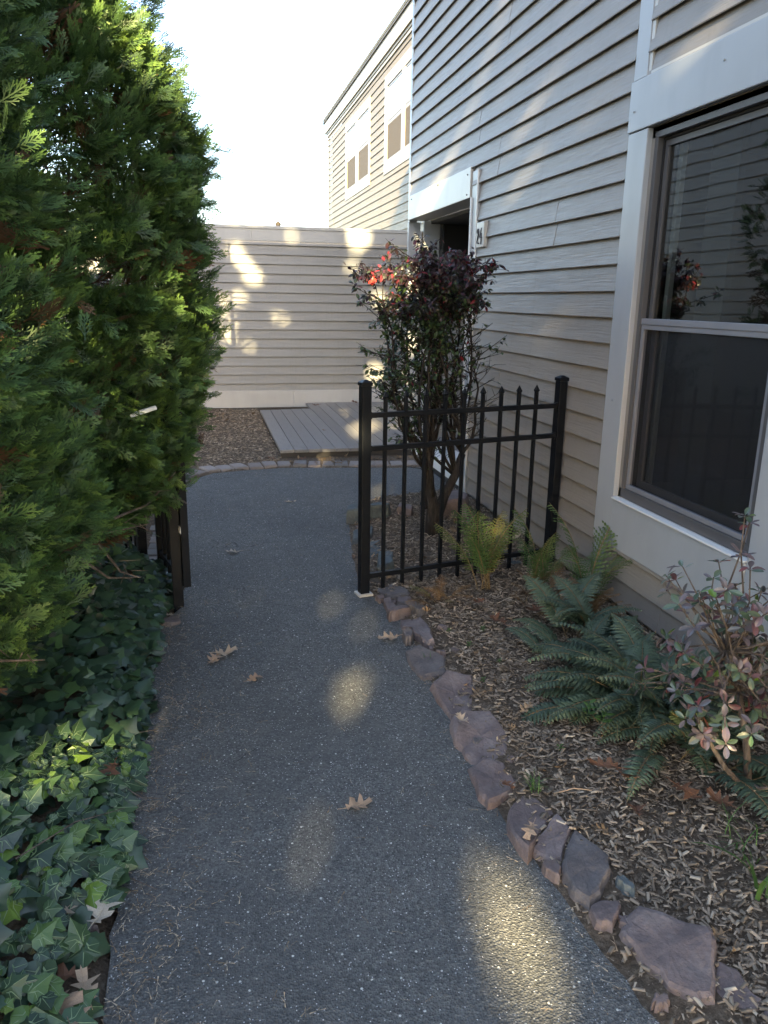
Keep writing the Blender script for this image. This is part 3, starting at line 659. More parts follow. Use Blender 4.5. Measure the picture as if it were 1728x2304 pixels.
# ================================================================== STONES
STONES = [
[(0.812,3.058),(0.883,3.108),(0.958,2.949),(0.928,2.829),(0.825,2.819),(0.802,2.920)],
[(0.831,2.723),(0.925,2.821),(1.016,2.761),(0.960,2.582),(0.933,2.507),(0.841,2.490),(0.828,2.626)],
[(0.828,2.448),(0.891,2.504),(0.992,2.477),(0.999,2.316),(0.953,2.189),(0.920,2.139),(0.824,2.201),(0.801,2.309)],
[(0.798,2.164),(0.867,2.206),(0.922,2.153),(0.920,2.046),(0.887,2.002),(0.792,1.956),(0.782,2.011)],
[(0.926,2.001),(0.956,1.963),(0.977,1.872),(0.887,1.796),(0.823,1.714),(0.812,1.832),(0.845,1.915)],
[(0.892,1.791),(0.982,1.866),(0.995,1.795),(0.914,1.689),(0.878,1.687),(0.847,1.742)],
[(1.003,1.794),(1.043,1.653),(1.018,1.602),(0.961,1.551),(0.908,1.512),(0.883,1.568),(0.894,1.646),(0.927,1.696)],
[(0.848,1.674),(0.888,1.679),(0.892,1.643),(0.872,1.614),(0.846,1.647)],
[(0.900,1.497),(0.945,1.521),(0.988,1.503),(0.968,1.467),(0.928,1.428),(0.895,1.451)],
[(1.017,1.575),(1.039,1.571),(1.046,1.534),(1.035,1.511),(1.016,1.540)],
[(0.968,1.454),(1.027,1.476),(1.149,1.358),(1.137,1.318),(1.043,1.187),(1.009,1.191),(0.966,1.245),(0.946,1.328),(0.940,1.395)],
[(1.120,1.286),(1.147,1.251),(1.138,1.198),(1.148,1.159),(1.113,1.146),(1.070,1.161),(1.063,1.209)],
[(1.124,1.134),(1.155,1.143),(1.152,1.109),(1.122,1.101)],
[(0.878,3.440),(0.982,3.442),(0.987,3.325),(0.956,3.108),(0.918,3.080),(0.894,3.216),(0.897,3.303),(0.860,3.323)],
[(0.822,3.478),(0.891,3.537),(0.950,3.540),(0.941,3.484),(0.868,3.442),(0.822,3.430)],
[(0.848,3.679),(0.887,3.687),(0.891,3.537),(0.836,3.490),(0.837,3.591)],
[(0.920,3.681),(0.996,3.683),(1.005,3.589),(0.940,3.557),(0.903,3.608)],
[(0.896,3.580),(0.983,3.549),(1.022,3.469),(0.975,3.436),(0.947,3.497)],
[(0.814,3.716),(0.863,3.731),(0.860,3.692),(0.826,3.668)],
[(0.866,3.903),(0.954,3.896),(1.004,3.761),(0.988,3.700),(0.896,3.701),(0.841,3.791)],
[(0.988,4.438),(1.088,4.486),(1.014,4.148),(0.937,4.031),(0.891,4.021),(0.953,4.277)],
[(0.952,4.623),(1.038,4.632),(0.995,4.437),(0.891,4.289)],
[(0.918,4.923),(1.059,5.113),(1.090,5.080),(1.030,4.827),(0.973,4.690),(0.874,4.684)],
[(0.917,5.165),(0.967,5.360),(1.034,5.379),(0.998,5.151)],
[(1.074,5.224),(1.165,5.357),(1.259,5.296),(1.224,5.228),(1.073,5.181)],
[(1.306,5.273),(1.350,5.357),(1.428,5.283),(1.390,5.200)],
[(1.622,5.250),(1.762,5.546),(1.862,5.564),(1.894,5.425),(1.789,5.162),(1.604,5.164)],
[(1.759,4.413),(1.817,4.358),(1.830,4.183),(1.783,4.069),(1.696,4.104)],
[(0.836,3.227),(0.869,3.258),(0.885,3.217),(0.857,3.150),(0.833,3.155)],
[(-0.309,2.016),(-0.282,1.993),(-0.277,1.908),(-0.289,1.847),(-0.315,1.807),(-0.341,1.779),(-0.346,1.824),(-0.325,1.865),(-0.321,1.922)],
[(-0.361,1.714),(-0.332,1.713),(-0.317,1.688),(-0.338,1.658),(-0.351,1.669)],
[(-0.409,1.652),(-0.391,1.686),(-0.365,1.614),(-0.357,1.604),(-0.383,1.602)],
[(-0.294,3.646),(-0.182,3.659),(-0.168,3.606),(-0.216,3.565),(-0.285,3.594)],
]
ZT = {29: .03, 30: .03, 31: .035, 10: .036, 6: .034, 20: .055, 23: .10, 24: .11, 26: .13, 25: .08, 28: .045, 14: .05, 17: .05, 9: .04, 7: .03, 32: .02}
GREY = {20, 21, 22, 9, 27, 23, 24}
se = empty('stone_edging', (.9, 2.5, 0), 'row of purple brown flat stones edging the right side of the path', 'stone edging')
sl = empty('stone_edging', (-.3, 2.5, 0), 'few flat brown edging stones half hidden under the ivy', 'stone edging')
def build_stone(poly, ztop, m, parent, seed):
    rs = random.Random(seed); n = len(poly); cx = sum(p[0] for p in poly)/n; cy = sum(p[1] for p in poly)/n
    # refine outline
    P = []
    for i in range(n):
        a, c = poly[i], poly[(i+1) % n]
        for t in (0, .35, .7):
            x = a[0]+(c[0]-a[0])*t; y = a[1]+(c[1]-a[1])*t
            jj = .0 if t == 0 else .006
            P.append((x-cx+rs.uniform(-jj, jj), y-cy+rs.uniform(-jj, jj)))
    k = len(P); vs = []; fs = []
    tx, ty = rs.uniform(-.12, .12), rs.uniform(-.12, .12)
    def z_at(x, y): return ztop+x*tx+y*ty+noise.noise(Vector((x*11+seed, y*11, seed*.7)))*.011+noise.noise(Vector((x*40, y*40, seed)))*.003
    layers = [(1.13, None, -.05), (1.10, .38, 0), (1.06, .66, 0), (1.0, .88, 0), (.91, .98, 0), (.80, 1.0, 0), (.42, 1.0, 0)]
    for s_, zz, ab in layers:
        for (x, y) in P:
            z = ab if zz is None else (z_at(x*s_, y*s_)+.05)*zz-.05
            if zz in (.66, .88): z += rs.uniform(-.004, .004)
            s2 = s_+(rs.uniform(-.025, .02) if .3 < (zz or 0) < .97 else 0)
            vs.append((x*s2, y*s2, z))
    vs.append((0, 0, z_at(0, 0)))
    for L in range(len(layers)-1):
        for i in range(k):
            j = (i+1) % k; fs += [(L*k+i, L*k+j, (L+1)*k+j), (L*k+i, (L+1)*k+j, (L+1)*k+i)]
    L = len(layers)-1
    for i in range(k): fs.append((L*k+i, L*k+(i+1) % k, len(vs)-1))
    bm = bmesh.new(); V = [bm.verts.new(v) for v in vs]
    for f in fs: bm.faces.new([V[i] for i in f])
    bmesh.ops.recalc_face_normals(bm, faces=bm.faces)
    me = bpy.data.meshes.new('stone'); bm.to_mesh(me); bm.free(); me.materials.append(M[m])
    o = bpy.data.objects.new('stone', me); link(o, parent); o.location = Vector((cx, cy, 0))-Vector(parent.location)
for i, p in enumerate(STONES):
    build_stone(p, ZT.get(i, .026), 'stone_grey' if i in GREY else 'stone', sl if i >= 29 else se, i+1)
# small rubble between the stones
rs = random.Random(3)
for i in range(34):
    y = rs.uniform(1.1, 5.6); x = right_edge(y)+rs.uniform(.0, .22); r_ = rs.uniform(.010, .024); n = rs.randint(5, 7)
    build_stone([(x+r_*math.cos(2*PI*k/n)*rs.uniform(.7, 1.3), y+r_*math.sin(2*PI*k/n)*rs.uniform(.7, 1.3)) for k in range(n)], .018+r_*.5, 'stone', se, 100+i)

# ================================================================== IRON FENCE + GATE
def picket_mesh():
    b = MB(); h = .0085; b.box(-h, h, -h, h, 0, 1.035); return b.mesh('picket', M['black'])
def tip_mesh():
    b = MB(); a, c = .0125, .003
    b.add([(-.009, -.009, 0), (.009, -.009, 0), (.009, .009, 0), (-.009, .009, 0), (-a, -a, .008), (a, -a, .008), (a, a, .008), (-a, a, .008), (0, 0, .04)],
          [(3, 2, 1, 0), (0, 1, 5, 4), (1, 2, 6, 5), (2, 3, 7, 6), (3, 0, 4, 7), (4, 5, 8), (5, 6, 8), (6, 7, 8), (7, 4, 8)]); return b.mesh('spear_tip', M['black'])
PM, TM = picket_mesh(), tip_mesh()
def post(parent, loc, h, w_=.025, rz=0):
    b = MB(); b.box(-w_, w_, -w_, w_, -.05, h-.03); o = b.build('post', M['black'], parent, bevel=.003); o.location = loc; o.rotation_euler[2] = rz
    b = MB(); c = w_+.004
    b.add([(-c, -c, h-.0295), (c, -c, h-.0295), (c, c, h-.0295), (-c, c, h-.0295), (-c, -c, h-.012), (c, -c, h-.012), (c, c, h-.012), (-c, c, h-.012), (-.008, -.008, h), (.008, -.008, h), (.008, .008, h), (-.008, .008, h)],
          [(3, 2, 1, 0), (0, 1, 5, 4), (1, 2, 6, 5), (2, 3, 7, 6), (3, 0, 4, 7), (4, 5, 9, 8), (5, 6, 10, 9), (6, 7, 11, 10), (7, 4, 8, 11), (8, 9, 10, 11)])
    b.build('post_cap', M['black'], o, bevel=.002)
    return o
def panel(root, L, first, spacing, n, zb_, rails=(.957, .787, .102), rh=.026, pic_off=0.0, skip=()):
    """rails run along local +x"""
    for z in rails:
        b = MB(); b.box(.022, L-.022, -.013, .013, z-rh/2, z+rh/2); b.build('rail', M['black'], root, bevel=.002)
        for xx in (.026, L-.026):
            b = MB(); b.box(xx-.007, xx+.007, -.017, .017, z-rh/2-.005, z+rh/2+.005); b.build('rail_bracket', M['black'], root, bevel=.002)
    for i in range(n):
        if i in skip: continue
        o = bpy.data.objects.new('picket', PM); link(o, root); o.location = (first+i*spacing, -.0015, zb_)
        t_ = bpy.data.objects.new('spear_tip', TM); link(t_, o); t_.location = (0, 0, 1.0355)
A = Vector((.770, 3.817, 0)); B = Vector((1.945, 4.075, 0)); d = B-A
ff = empty('iron_fence', A, 'black metal picket fence panel with spear tips between the path and the house wall', 'fence', rz=math.atan2(d.y, d.x))
post(ff, (0, 0, 0), 1.135); post(ff, (d.length, 0, 0), 1.125)
panel(ff, d.length, .112, (d.length-.20)/9+.004, 9, .005)
b = MB(); b.box(-.04, .04, -.04, .04, -.05, .012); b.build('footing', M['trim_warm'], ff, bevel=.004)
gp = empty('gate_post', (-.185, 3.835, 0), 'black square gate post at the left of the path under the evergreen', 'gate post')
post(gp, (0, 0, 0), 1.135)
b = MB(); b.box(.026, .040, -.022, .022, .60, .68); b.build('hinge', M['black'], gp, bevel=.002)
b = MB(); b.box(.026, .040, -.022, .022, .24, .32); b.build('hinge', M['black'], gp, bevel=.002)
gl = empty('gate_leaf', (-.140, 3.80, 0), 'open black metal gate leaf swung back beside the left edge of the path', 'gate', rz=R(105))
b = MB(); b.box(-.02, .02, -.018, .018, .115, 1.06); b.build('hinge_stile', M['black'], gl, bevel=.002)
b = MB(); b.box(.575, .60, -.022, .022, .05, 1.06); b.build('latch_stile', M['black'], gl, bevel=.002)
for z in (.957, .787, .125):
    b = MB(); b.box(.021, .574, -.013, .013, z-.013, z+.013); b.build('rail', M['black'], gl, bevel=.002)
for i in range(5):
    o = bpy.data.objects.new('picket', PM); link(o, gl); o.location = (.105+i*.096, 0, .06)
    t_ = bpy.data.objects.new('spear_tip', TM); link(t_, o); t_.location = (0, 0, 1.0355)
b = MB(); b.box(-.017, .017, .0185, .022, .395, .43); b.build('latch_plate', M['white'], gl)
fl = empty('side_fence', (-.40, 4.42, 0), 'black picket fence section running back behind the open gate and evergreens', 'fence', rz=R(112))
post(fl, (0, 0, 0), 1.135); post(fl, (1.3, 0, 0), 1.135); panel(fl, 1.3, .11, .105, 11, .02)

# ================================================================== TREES : arborvitae
def frond_template():
    V = []; T = []; Y = []
    def z_(x, y): return -.22*y**2-.18*abs(x)**1.3
    def strip(a, c, w0, w1):
        a = np.array(a, float); c = np.array(c, float); d_ = c-a; L = np.linalg.norm(d_); p_ = np.array([-d_[1], d_[0]])/L
        i = len(V)
        for q_ in (a+p_*w0, a-p_*w0, c+p_*w1, c-p_*w1): V.append((q_[0], q_[1], z_(*q_)))
        T.append((i, i+1, i+3)); T.append((i, i+3, i+2))
    strip((0, 0), (0, .97), .020, .016)
    k = 0
    for yy in np.linspace(.16, .84, 5):
        for sd in (-1, 1):
            L = .52*(1-abs(yy-.28)*.9)*(1+.18*math.sin(k*4.1)); ang = R(27+8*math.sin(k*2.3)); k += 1
            ex, ey = sd*L*math.sin(ang), yy+L*math.cos(ang); strip((0, yy+.03*sd), (ex, ey), .017, .015)
            for f, s2 in ((.40, 1), (.62, -1)):
                px, py = ex*f, yy+(ey-yy)*f; a2 = ang+s2*R(30); l2 = L*.42
                strip((px, py), (px+sd*math.sin(a2)*l2, py+math.cos(a2)*l2), .015, .014)
    return np.array(V), np.array(T)
FV, FT = frond_template()
print('frond tris', len(FT))
CAMP = np.array([0, 0, CAM_H])
def arborvitae(label, cx, cy, prof, nclump, seed, group='evergreens on the left', zmin=None, dens_low=1.0):
    g_ = np.random.default_rng(seed)
    zs = np.array([p[0] for p in prof]); rr = np.array([p[1] for p in prof])
    t_ = empty('arborvitae_tree', (cx, cy, 0), label, 'tree', group)
    H = zs[-1]
    # trunk and limbs
    b = MB(); b.tube([(0, 0, -.05), (.02, .01, .5), (0, .03, 1.2), (.02, 0, H*.9)], [.075, .06, .05, .012], 8); b.build('trunk', M['bark'], t_, smooth=True)
    rs = random.Random(seed); b = MB()
    for i in range(70):
        z = rs.uniform(zs[0]*.9+.05, H*.85); a = rs.uniform(0, 2*PI); r_ = float(np.interp(z, zs, rr))*rs.uniform(.6, .9)
        b.tube([(0, 0, z-.12*rs.random()), (math.cos(a)*r_*.5, math.sin(a)*r_*.5, z+.02), (math.cos(a+.1)*r_, math.sin(a+.1)*r_, z+.18*rs.random())], [.014, .009, .003], 5)
    b.build('limbs', M['bark_light'], t_, smooth=True)['kind'] = 'stuff'
    ct = np.array([cx, cy, 0])
    O, D, Nn, Sc, Ti = [], [], [], [], []
    cd = np.array([-cx, -cy]); cd = cd/np.linalg.norm(cd)
    def layer(n, frac, m, spread, size, tlo, thi, brown, backk):
        cnt = 0
        while cnt < n:
            z = g_.uniform(zs[0], H); r_ = np.interp(z, zs, rr)
            if g_.random() > (r_+.25)/(rr.max()+.25): continue
            a = g_.uniform(0, 2*PI); n2 = np.array([math.cos(a), math.sin(a)])
            if n2@cd < -.15 and g_.random() > backk: continue
            wx, wy = cx+n2[0]*r_, cy+n2[1]*r_
            if wx/max(wy, .5) < -.42 and g_.random() > .12: continue
            cnt += 1
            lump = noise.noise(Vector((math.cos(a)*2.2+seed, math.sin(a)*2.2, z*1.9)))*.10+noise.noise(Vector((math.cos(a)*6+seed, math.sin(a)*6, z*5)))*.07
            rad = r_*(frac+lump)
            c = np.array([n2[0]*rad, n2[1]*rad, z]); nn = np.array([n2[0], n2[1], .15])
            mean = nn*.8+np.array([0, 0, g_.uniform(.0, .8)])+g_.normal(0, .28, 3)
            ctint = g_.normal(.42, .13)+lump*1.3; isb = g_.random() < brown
            o = c+g_.normal(0, spread, (m, 3))-nn*g_.uniform(0, .10, (m, 1)); dd = mean+g_.normal(0, .38, (m, 3))
            O.append(o); D.append(dd); Nn.append(g_.normal(0, 1, (m, 3))+np.array([0, 0, .3])); Sc.append(g_.uniform(size*.7, size*1.25, m))
            ti = np.clip(ctint+g_.normal(0, .12, m), tlo, thi)
            if isb: ti = g_.uniform(0, .09, m)
            else: ti = np.where(g_.random(m) < .02, g_.uniform(0, .08, m), ti)
            Ti.append(ti)
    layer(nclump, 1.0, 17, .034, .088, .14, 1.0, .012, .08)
    layer(nclump//3, .84, 9, .06, .13, .125, .34, .13, .12)  # inner sprays browner, their tint also darkened as depth shade
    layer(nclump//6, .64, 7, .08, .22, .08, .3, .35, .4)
    O, D, Nn, Sc, Ti = map(np.concatenate, (O, D, Nn, Sc, Ti))
    k = keep_mask(O+ct, .04, .35)
    if zmin is not None: k &= O[:, 2] > zmin
    O, D, Nn, Sc, Ti = O[k], D[k], Nn[k], Sc[k], Ti[k]
    V, T = scatter(FV, FT, O, D, Nn, Sc)
    o = npmesh('crown', V, T, M['thuja'], (np.where(Ti < .12, Ti, np.clip(Ti-.22, .13, 1))[:, None]+np.where(Ti < .12, 0, 1)[:, None]*(np.clip(FV[:, 1]+.5*np.abs(FV[:, 0]), 0, 1.2)**1.4*.52)[None]).ravel(), t_, 'stuff')  # tips paler like new growth; bases darkened in colour for depth shade
    print(label[:30], 'fronds', len(O), 'tris', len(T)); return t_
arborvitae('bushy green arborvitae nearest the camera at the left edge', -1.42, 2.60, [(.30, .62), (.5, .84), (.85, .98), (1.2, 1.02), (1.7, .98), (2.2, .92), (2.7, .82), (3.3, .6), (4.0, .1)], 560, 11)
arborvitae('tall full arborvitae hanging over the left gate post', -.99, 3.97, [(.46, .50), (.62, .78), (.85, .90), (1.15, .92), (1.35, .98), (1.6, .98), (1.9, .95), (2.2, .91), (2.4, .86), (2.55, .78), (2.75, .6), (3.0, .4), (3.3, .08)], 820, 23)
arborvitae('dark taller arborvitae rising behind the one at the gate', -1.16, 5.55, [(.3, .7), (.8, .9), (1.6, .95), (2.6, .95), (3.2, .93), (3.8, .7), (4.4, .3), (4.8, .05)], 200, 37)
# bare drooping twigs under the skirt
tw = MB(); rs = random.Random(5)
for (a, c) in (((-.62, 3.3, .62), (-.28, 3.55, .52)), ((-.55, 3.2, .50), (-.34, 3.45, .30)), ((-.40, 3.3, .62), (-.16, 3.72, .72)), ((-.9, 2.1, .62), (-.66, 2.2, .42)), ((-.75, 2.3, .58), (-.52, 2.35, .44)), ((-.5, 3.5, .45), (-.33, 3.5, .28))):
    a = Vector(a); c = Vector(c); m_ = (a+c)/2+Vector((0, 0, -.05)); tw.tube([a, m_, c], [.007, .005, .002], 5)
    for j in range(3):
        s_ = a.lerp(c, rs.uniform(.4, .9)); tw.tube([s_, s_+Vector((rs.uniform(-.05, .1), rs.uniform(-.06, .06), rs.uniform(-.08, .04)))], [.0025, .001], 4)
tag(tw.build('dead_twigs', M['bark_light']), 'bare grey twigs poking out under the evergreen skirt above the ivy', 'twigs', kind='stuff')
b = MB(); b.box(-.055, .055, -.012, .012, -.008, .008); o = b.build('garden_marker', M['white'], bevel=.003); o.location = (-.258, 3.34, 1.06); o.rotation_euler = (0, R(-16), R(10)); tag(o, 'small white garden marker stuck in the evergreen foliage', 'marker')

# ================================================================== IVY
def ivy_shape():
    half = [(0, 0), (.16, -.10), (.36, -.06), (.47, .14), (.41, .27), (.53, .46), (.36, .53), (.24, .66), (0, 1.0)]
    pts = half+[(-x, y) for x, y in half[-2:0:-1]]
    V = [(0, .34, .0)]
    for x, y in pts: V.append((x, y, -.16*abs(x)**1.2+(.05 if abs(x) < .05 else 0)-.12*max(0, y-.5)**1.5))
    V[0] = (0, .34, .035); n = len(pts); T = [(0, 1+i, 1+(i+1) % n) for i in range(n)]
    return V, T, pts
IV, IT, IP = ivy_shape()
def ivy_mesh(seed):
    rs = random.Random(seed); b = MB(); k = rs.uniform(.5, 2.6)
    V = [(x*rs.uniform(.92, 1.08), y*rs.uniform(.94, 1.06), z*k+rs.uniform(-.02, .02)) for x, y, z in IV]; b.add(V, IT, 0)
    root = Vector((0, .02, .012))
    for i in (0, 3, 5, 8, 11, 13):      # veins towards the lobes
        if i == 0: continue
        e = Vector(V[1+i]) if 1+i < len(V) else None
        if e is None: continue
        mid = Vector(V[0])*.45+e*.3+root*.25; mid.z += .012
        for a_, c_, w0, w1 in ((root, mid, .019, .014), (mid, e*.92+Vector((0, 0, .012)), .014, .005)):
            d_ = (c_-a_); p_ = Vector((-d_.y, d_.x, 0)); p_ = p_.normalized() if p_.length > 1e-6 else Vector((1, 0, 0))
            up = Vector((0, 0, .012)); b.add([a_-p_*w0+up, a_+p_*w0+up, c_+p_*w1+up, c_-p_*w1+up], [(0, 1, 2, 3)], 1)
    return b.mesh('ivy_leaf', [M['ivy'], M['vein']])
IVM = [ivy_mesh(i) for i in range(8)]
iv = empty('ivy_patch', (-.7, 2.5, 0), 'dense patch of dark green ivy spilling onto the left edge of the path', 'ivy')
def ivy_top(x, y):
    d_ = -.27-x; h = .03+min(.26, d_*.62)*(.85+.5*noise.noise(Vector((x*2.2, y*2.2, 1))))
    return h+noise.noise(Vector((x*9, y*9, 3)))*.03
cand = []
rs = random.Random(21)
for i in range(5200):
    y = rs.uniform(.95, 4.35); edge = -.272-.035*noise.noise(Vector((y*3.1, 0, 7)))-(.06 if y < 1.75 and rs.random() < .8 else 0)
    if y < 1.85: edge -= .055*min(1, (1.85-y)/.15)
    if y > 3.6: edge = -.24
    x = edge-abs(rs.gauss(0, 1))*.0-rs.random()**1.15*1.25
    if y < 1.1+(-x)*.2: pass
    z = ivy_top(x, y); depth = rs.random()
    if depth < .35: z *= rs.uniform(.35, .85)
    cand.append((x, y, z, depth))
cand = [c for c in cand if not (c[1] > 3.75 and c[0] > -.20)]
def in_view(c):
    v = Vector((c[0], c[1], c[2]-CAM_H)); d_ = v.dot(F); return d_ > .2 and abs(v.dot(CX)/d_) < .5 and abs(v.dot(CU)/d_) < .68
vis = [c for c in cand if c[3] >= .35 and in_view(c)]; vis.sort(key=lambda c: c[0]**2+c[1]**2)
near = set(vis[:300])
ob, od, on, os_, ot = [], [], [], [], []
for c in cand:
    # leaves hang outwards and down along the edge, lie flatter inside
    e_ = max(0, 1-(-.27-c[0])*3.5); up = Vector((.35*e_+rs.gauss(0, .40), -.40+rs.gauss(0, .40), 1.0)).normalized()
    dr = Vector((.7+rs.gauss(0, .7), -.5+rs.gauss(0, .8), rs.gauss(-.15, .25))); dr = (dr-up*dr.dot(up)).normalized()
    s_ = rs.uniform(.042, .080) if rs.random() < .8 else rs.uniform(.022, .036)
    if c in near:
        o = bpy.data.objects.new('ivy_leaf', rs.choice(IVM)); link(o, iv); xx = dr.cross(up)
        o.matrix_basis = Matrix(((xx.x*s_, dr.x*s_, up.x*s_, c[0]-iv.location[0]), (xx.y*s_, dr.y*s_, up.y*s_, c[1]-iv.location[1]), (xx.z*s_, dr.z*s_, up.z*s_, c[2]), (0, 0, 0, 1)))
    else:
        ob.append(c[:3]); od.append(tuple(dr)); on.append(tuple(up)); os_.append(s_); ot.append(min(1, max(0, rs.gauss(.38, .24))))
V, T = scatter(np.array(IV), np.array(IT), np.array(ob)-np.array([iv.location[0], iv.location[1], 0]), np.array(od), np.array(on), np.array(os_))
npmesh('ivy_leaves', V, T, M['ivy_t'], np.repeat(ot, len(IV)), iv, 'stuff')
# a few runners out over the asphalt
b = MB()
for (a, m_, c) in (((-.32, 1.83, .05), (-.26, 1.84, .03), (-.185, 1.80, .012)), ((-.31, 2.23, .05), (-.25, 2.2, .02), (-.19, 2.2, .01)), ((-.33, 2.52, .06), (-.27, 2.56, .04), (-.23, 2.60, .02)), ((-.5, 1.75, .2), (-.4, 1.95, .14), (-.29, 2.1, .06))):
    b = MB(); b.tube([a, m_, c], [.002, .0017, .001], 5); o = b.build('runner', M['bark_light'], iv); o.location = -Vector(iv.location)

# ================================================================== WOOD CHIPS
def chips(name, label, n, sampler, seed, smin=.010, smax=.034):
    g_ = np.random.default_rng(seed); P_ = []
    while len(P_) < n:
        q_ = sampler(g_)
        if q_ is not None: P_.append(q_)
    P_ = np.array(P_)
    tv = np.array([(-.5, -.5, 0), (.5, -.5, 0), (.42, .5, 0), (-.4, .5, 0), (-.45, -.45, 1), (.45, -.4, 1), (.36, .46, 1), (-.36, .4, 1)], float)*np.array([.33, 1, .13])
    tt = np.array([(4, 5, 6), (4, 6, 7), (1, 2, 6), (1, 6, 5), (3, 0, 4), (3, 4, 7)])
    d_ = g_.normal(0, 1, (n, 3)); d_[:, 2] *= .25; nn = g_.normal(0, .35, (n, 3)); nn[:, 2] += 1
    sc = (smin+(smax-smin)*g_.random(n)**1.7)
    wid = g_.uniform(.6, 1.9, n)
    V, T = scatter(tv, tt, P_, d_, nn, sc)
    ti = np.clip(g_.beta(1.5, 2.1, n), 0, 1)
    o = npmesh(name, V, T, M['chips'], np.repeat(ti, 8)); tag(o, label, 'wood chips', kind='stuff')
def s_right(g_):
    y = g_.uniform(.9, 5.95); x = g_.uniform(.8, 2.0)
    if g_.random() > (1.0 if y < 4 else .6): return None
    e_ = right_edge(y)
    if x < e_+.01 or (x < e_+.16 and g_.random() > .35): return None
    if inside(OUT, x, y): return None
    return (x, y, hr(x, y)+g_.uniform(.001, .012))
chips('wood_chips', 'brown shredded wood chips covering the planting bed by the house', 36000, s_right, 1, .006, .032)
def s_back(g_):
    x = g_.uniform(-1.3, .68); y = g_.uniform(6.3, 10.98)
    if inside(OUT, x, y) or (x < .05 and y < 7.0): return None
    if y < 7.3 and x > -.25 and y < np.interp(x, [-.2, 0, .35, .7], [7.0, 7.2, 7.29, 7.33]): return None
    return (x, y, hb(x, y)+g_.uniform(.001, .010))
chips('wood_chips', 'pale wood chip strip left of the deck in front of the clad wall', 14000, s_back, 2, .012, .042)

# ================================================================== LITTER (needles, small bits)
g_ = np.random.default_rng(9); P_, L_ = [], []
while len(P_) < 1500:
    m_ = g_.random()
    if m_ < .55: y = g_.uniform(1.2, 4.0); x = -.28+abs(g_.normal(0, .11))
    elif m_ < .7: y = g_.uniform(1.1, 5.5); x = right_edge(y)+g_.normal(-.015, .03)
    elif m_ < .85: y = g_.uniform(1.2, 7.0); x = g_.uniform(-.25, .85)
    else: y = g_.uniform(1.2, 4.0); x = g_.uniform(-.27, .15)
    if m_ < .55 and g_.random() < .3 and y > 3: continue
    P_.append((x, y, .004+g_.uniform(0, .003)))
n = len(P_); tv = np.array([(-.05, -.5, 0), (.05, -.5, 0), (.03, .5, .02), (-.03, .5, .02), (0, 0, .06), (.04, .05, .05), (.32, .35, .02), (-.26, .30, .03), (-.03, -.05, .05)], float); tt = np.array([(0, 1, 4), (4, 2, 3), (4, 5, 6), (8, 4, 7)])
d_ = g_.normal(0, 1, (n, 3)); d_[:, 2] *= .1; nn = g_.normal(0, .15, (n, 3)); nn[:, 2] += 1
V, T = scatter(tv, tt, np.array(P_), d_, nn, g_.uniform(.014, .042, n)); o = npmesh('litter', V, T, M['litter'], np.repeat(g_.random(n)**.8, 9))
tag(o, 'fine dry needles and leaf crumbs scattered over the asphalt', 'litter', kind='stuff')

# ================================================================== OAK LEAVES
def oak_mesh(seed, m):
    rs = random.Random(seed)
    half = [(0, 0), (.03, .10), (.20, .10), (.07, .24), (.30, .34), (.36, .46), (.12, .44), (.14, .54), (.40, .72), (.26, .74), (.10, .70), (.12, .84), (.16, .98), (.05, .90), (0, 1.05)]
    def cv(x, y): return .30*x*x*rs_k[0]+rs_k[1]*(y-.5)**2+.05*math.sin(y*9+rs_k[2])+.10*abs(x)*math.sin(y*11+rs_k[3])
    rs_k = [rs.uniform(1.0, 3.4), rs.uniform(-.35, .55), rs.uniform(0, 6), rs.uniform(0, 6)]
    b = MB(); R_ = [(x*rs.uniform(.8, 1.15), y) for x, y in half]; L_ = [(-x*rs.uniform(.8, 1.15), y+rs.uniform(-.03, .03)) for x, y in half]
    # spine points
    sp = [(0, y) for x, y in half]
    for side in (R_, L_):
        vs = [(x, y, cv(x, y)) for x, y in side]+[(0, y, cv(0, y)-.015) for x, y in sp]; n = len(side); fs = []
        for i in range(n-1):
            q_ = (n+i, i, i+1, n+i+1); fs.append(q_ if side is R_ else q_[::-1])
        b.add(vs, fs)
    b.tube([(0, -.22, .03+cv(0, 0)), (0, 0, cv(0, 0)), (0, .5, cv(0, .5)-.008), (0, 1, cv(0, 1))], [.010, .012, .009, .004], 5)
    zmin = min(v[2] for v in b.v); b.v = [(x, y, z-zmin) for x, y, z in b.v]
    me = b.mesh('oak_leaf', m)
    return me
OM = [oak_mesh(i, M['oak']) for i in range(6)]; OB = [oak_mesh(i+20, M['oak_brown']) for i in range(4)]
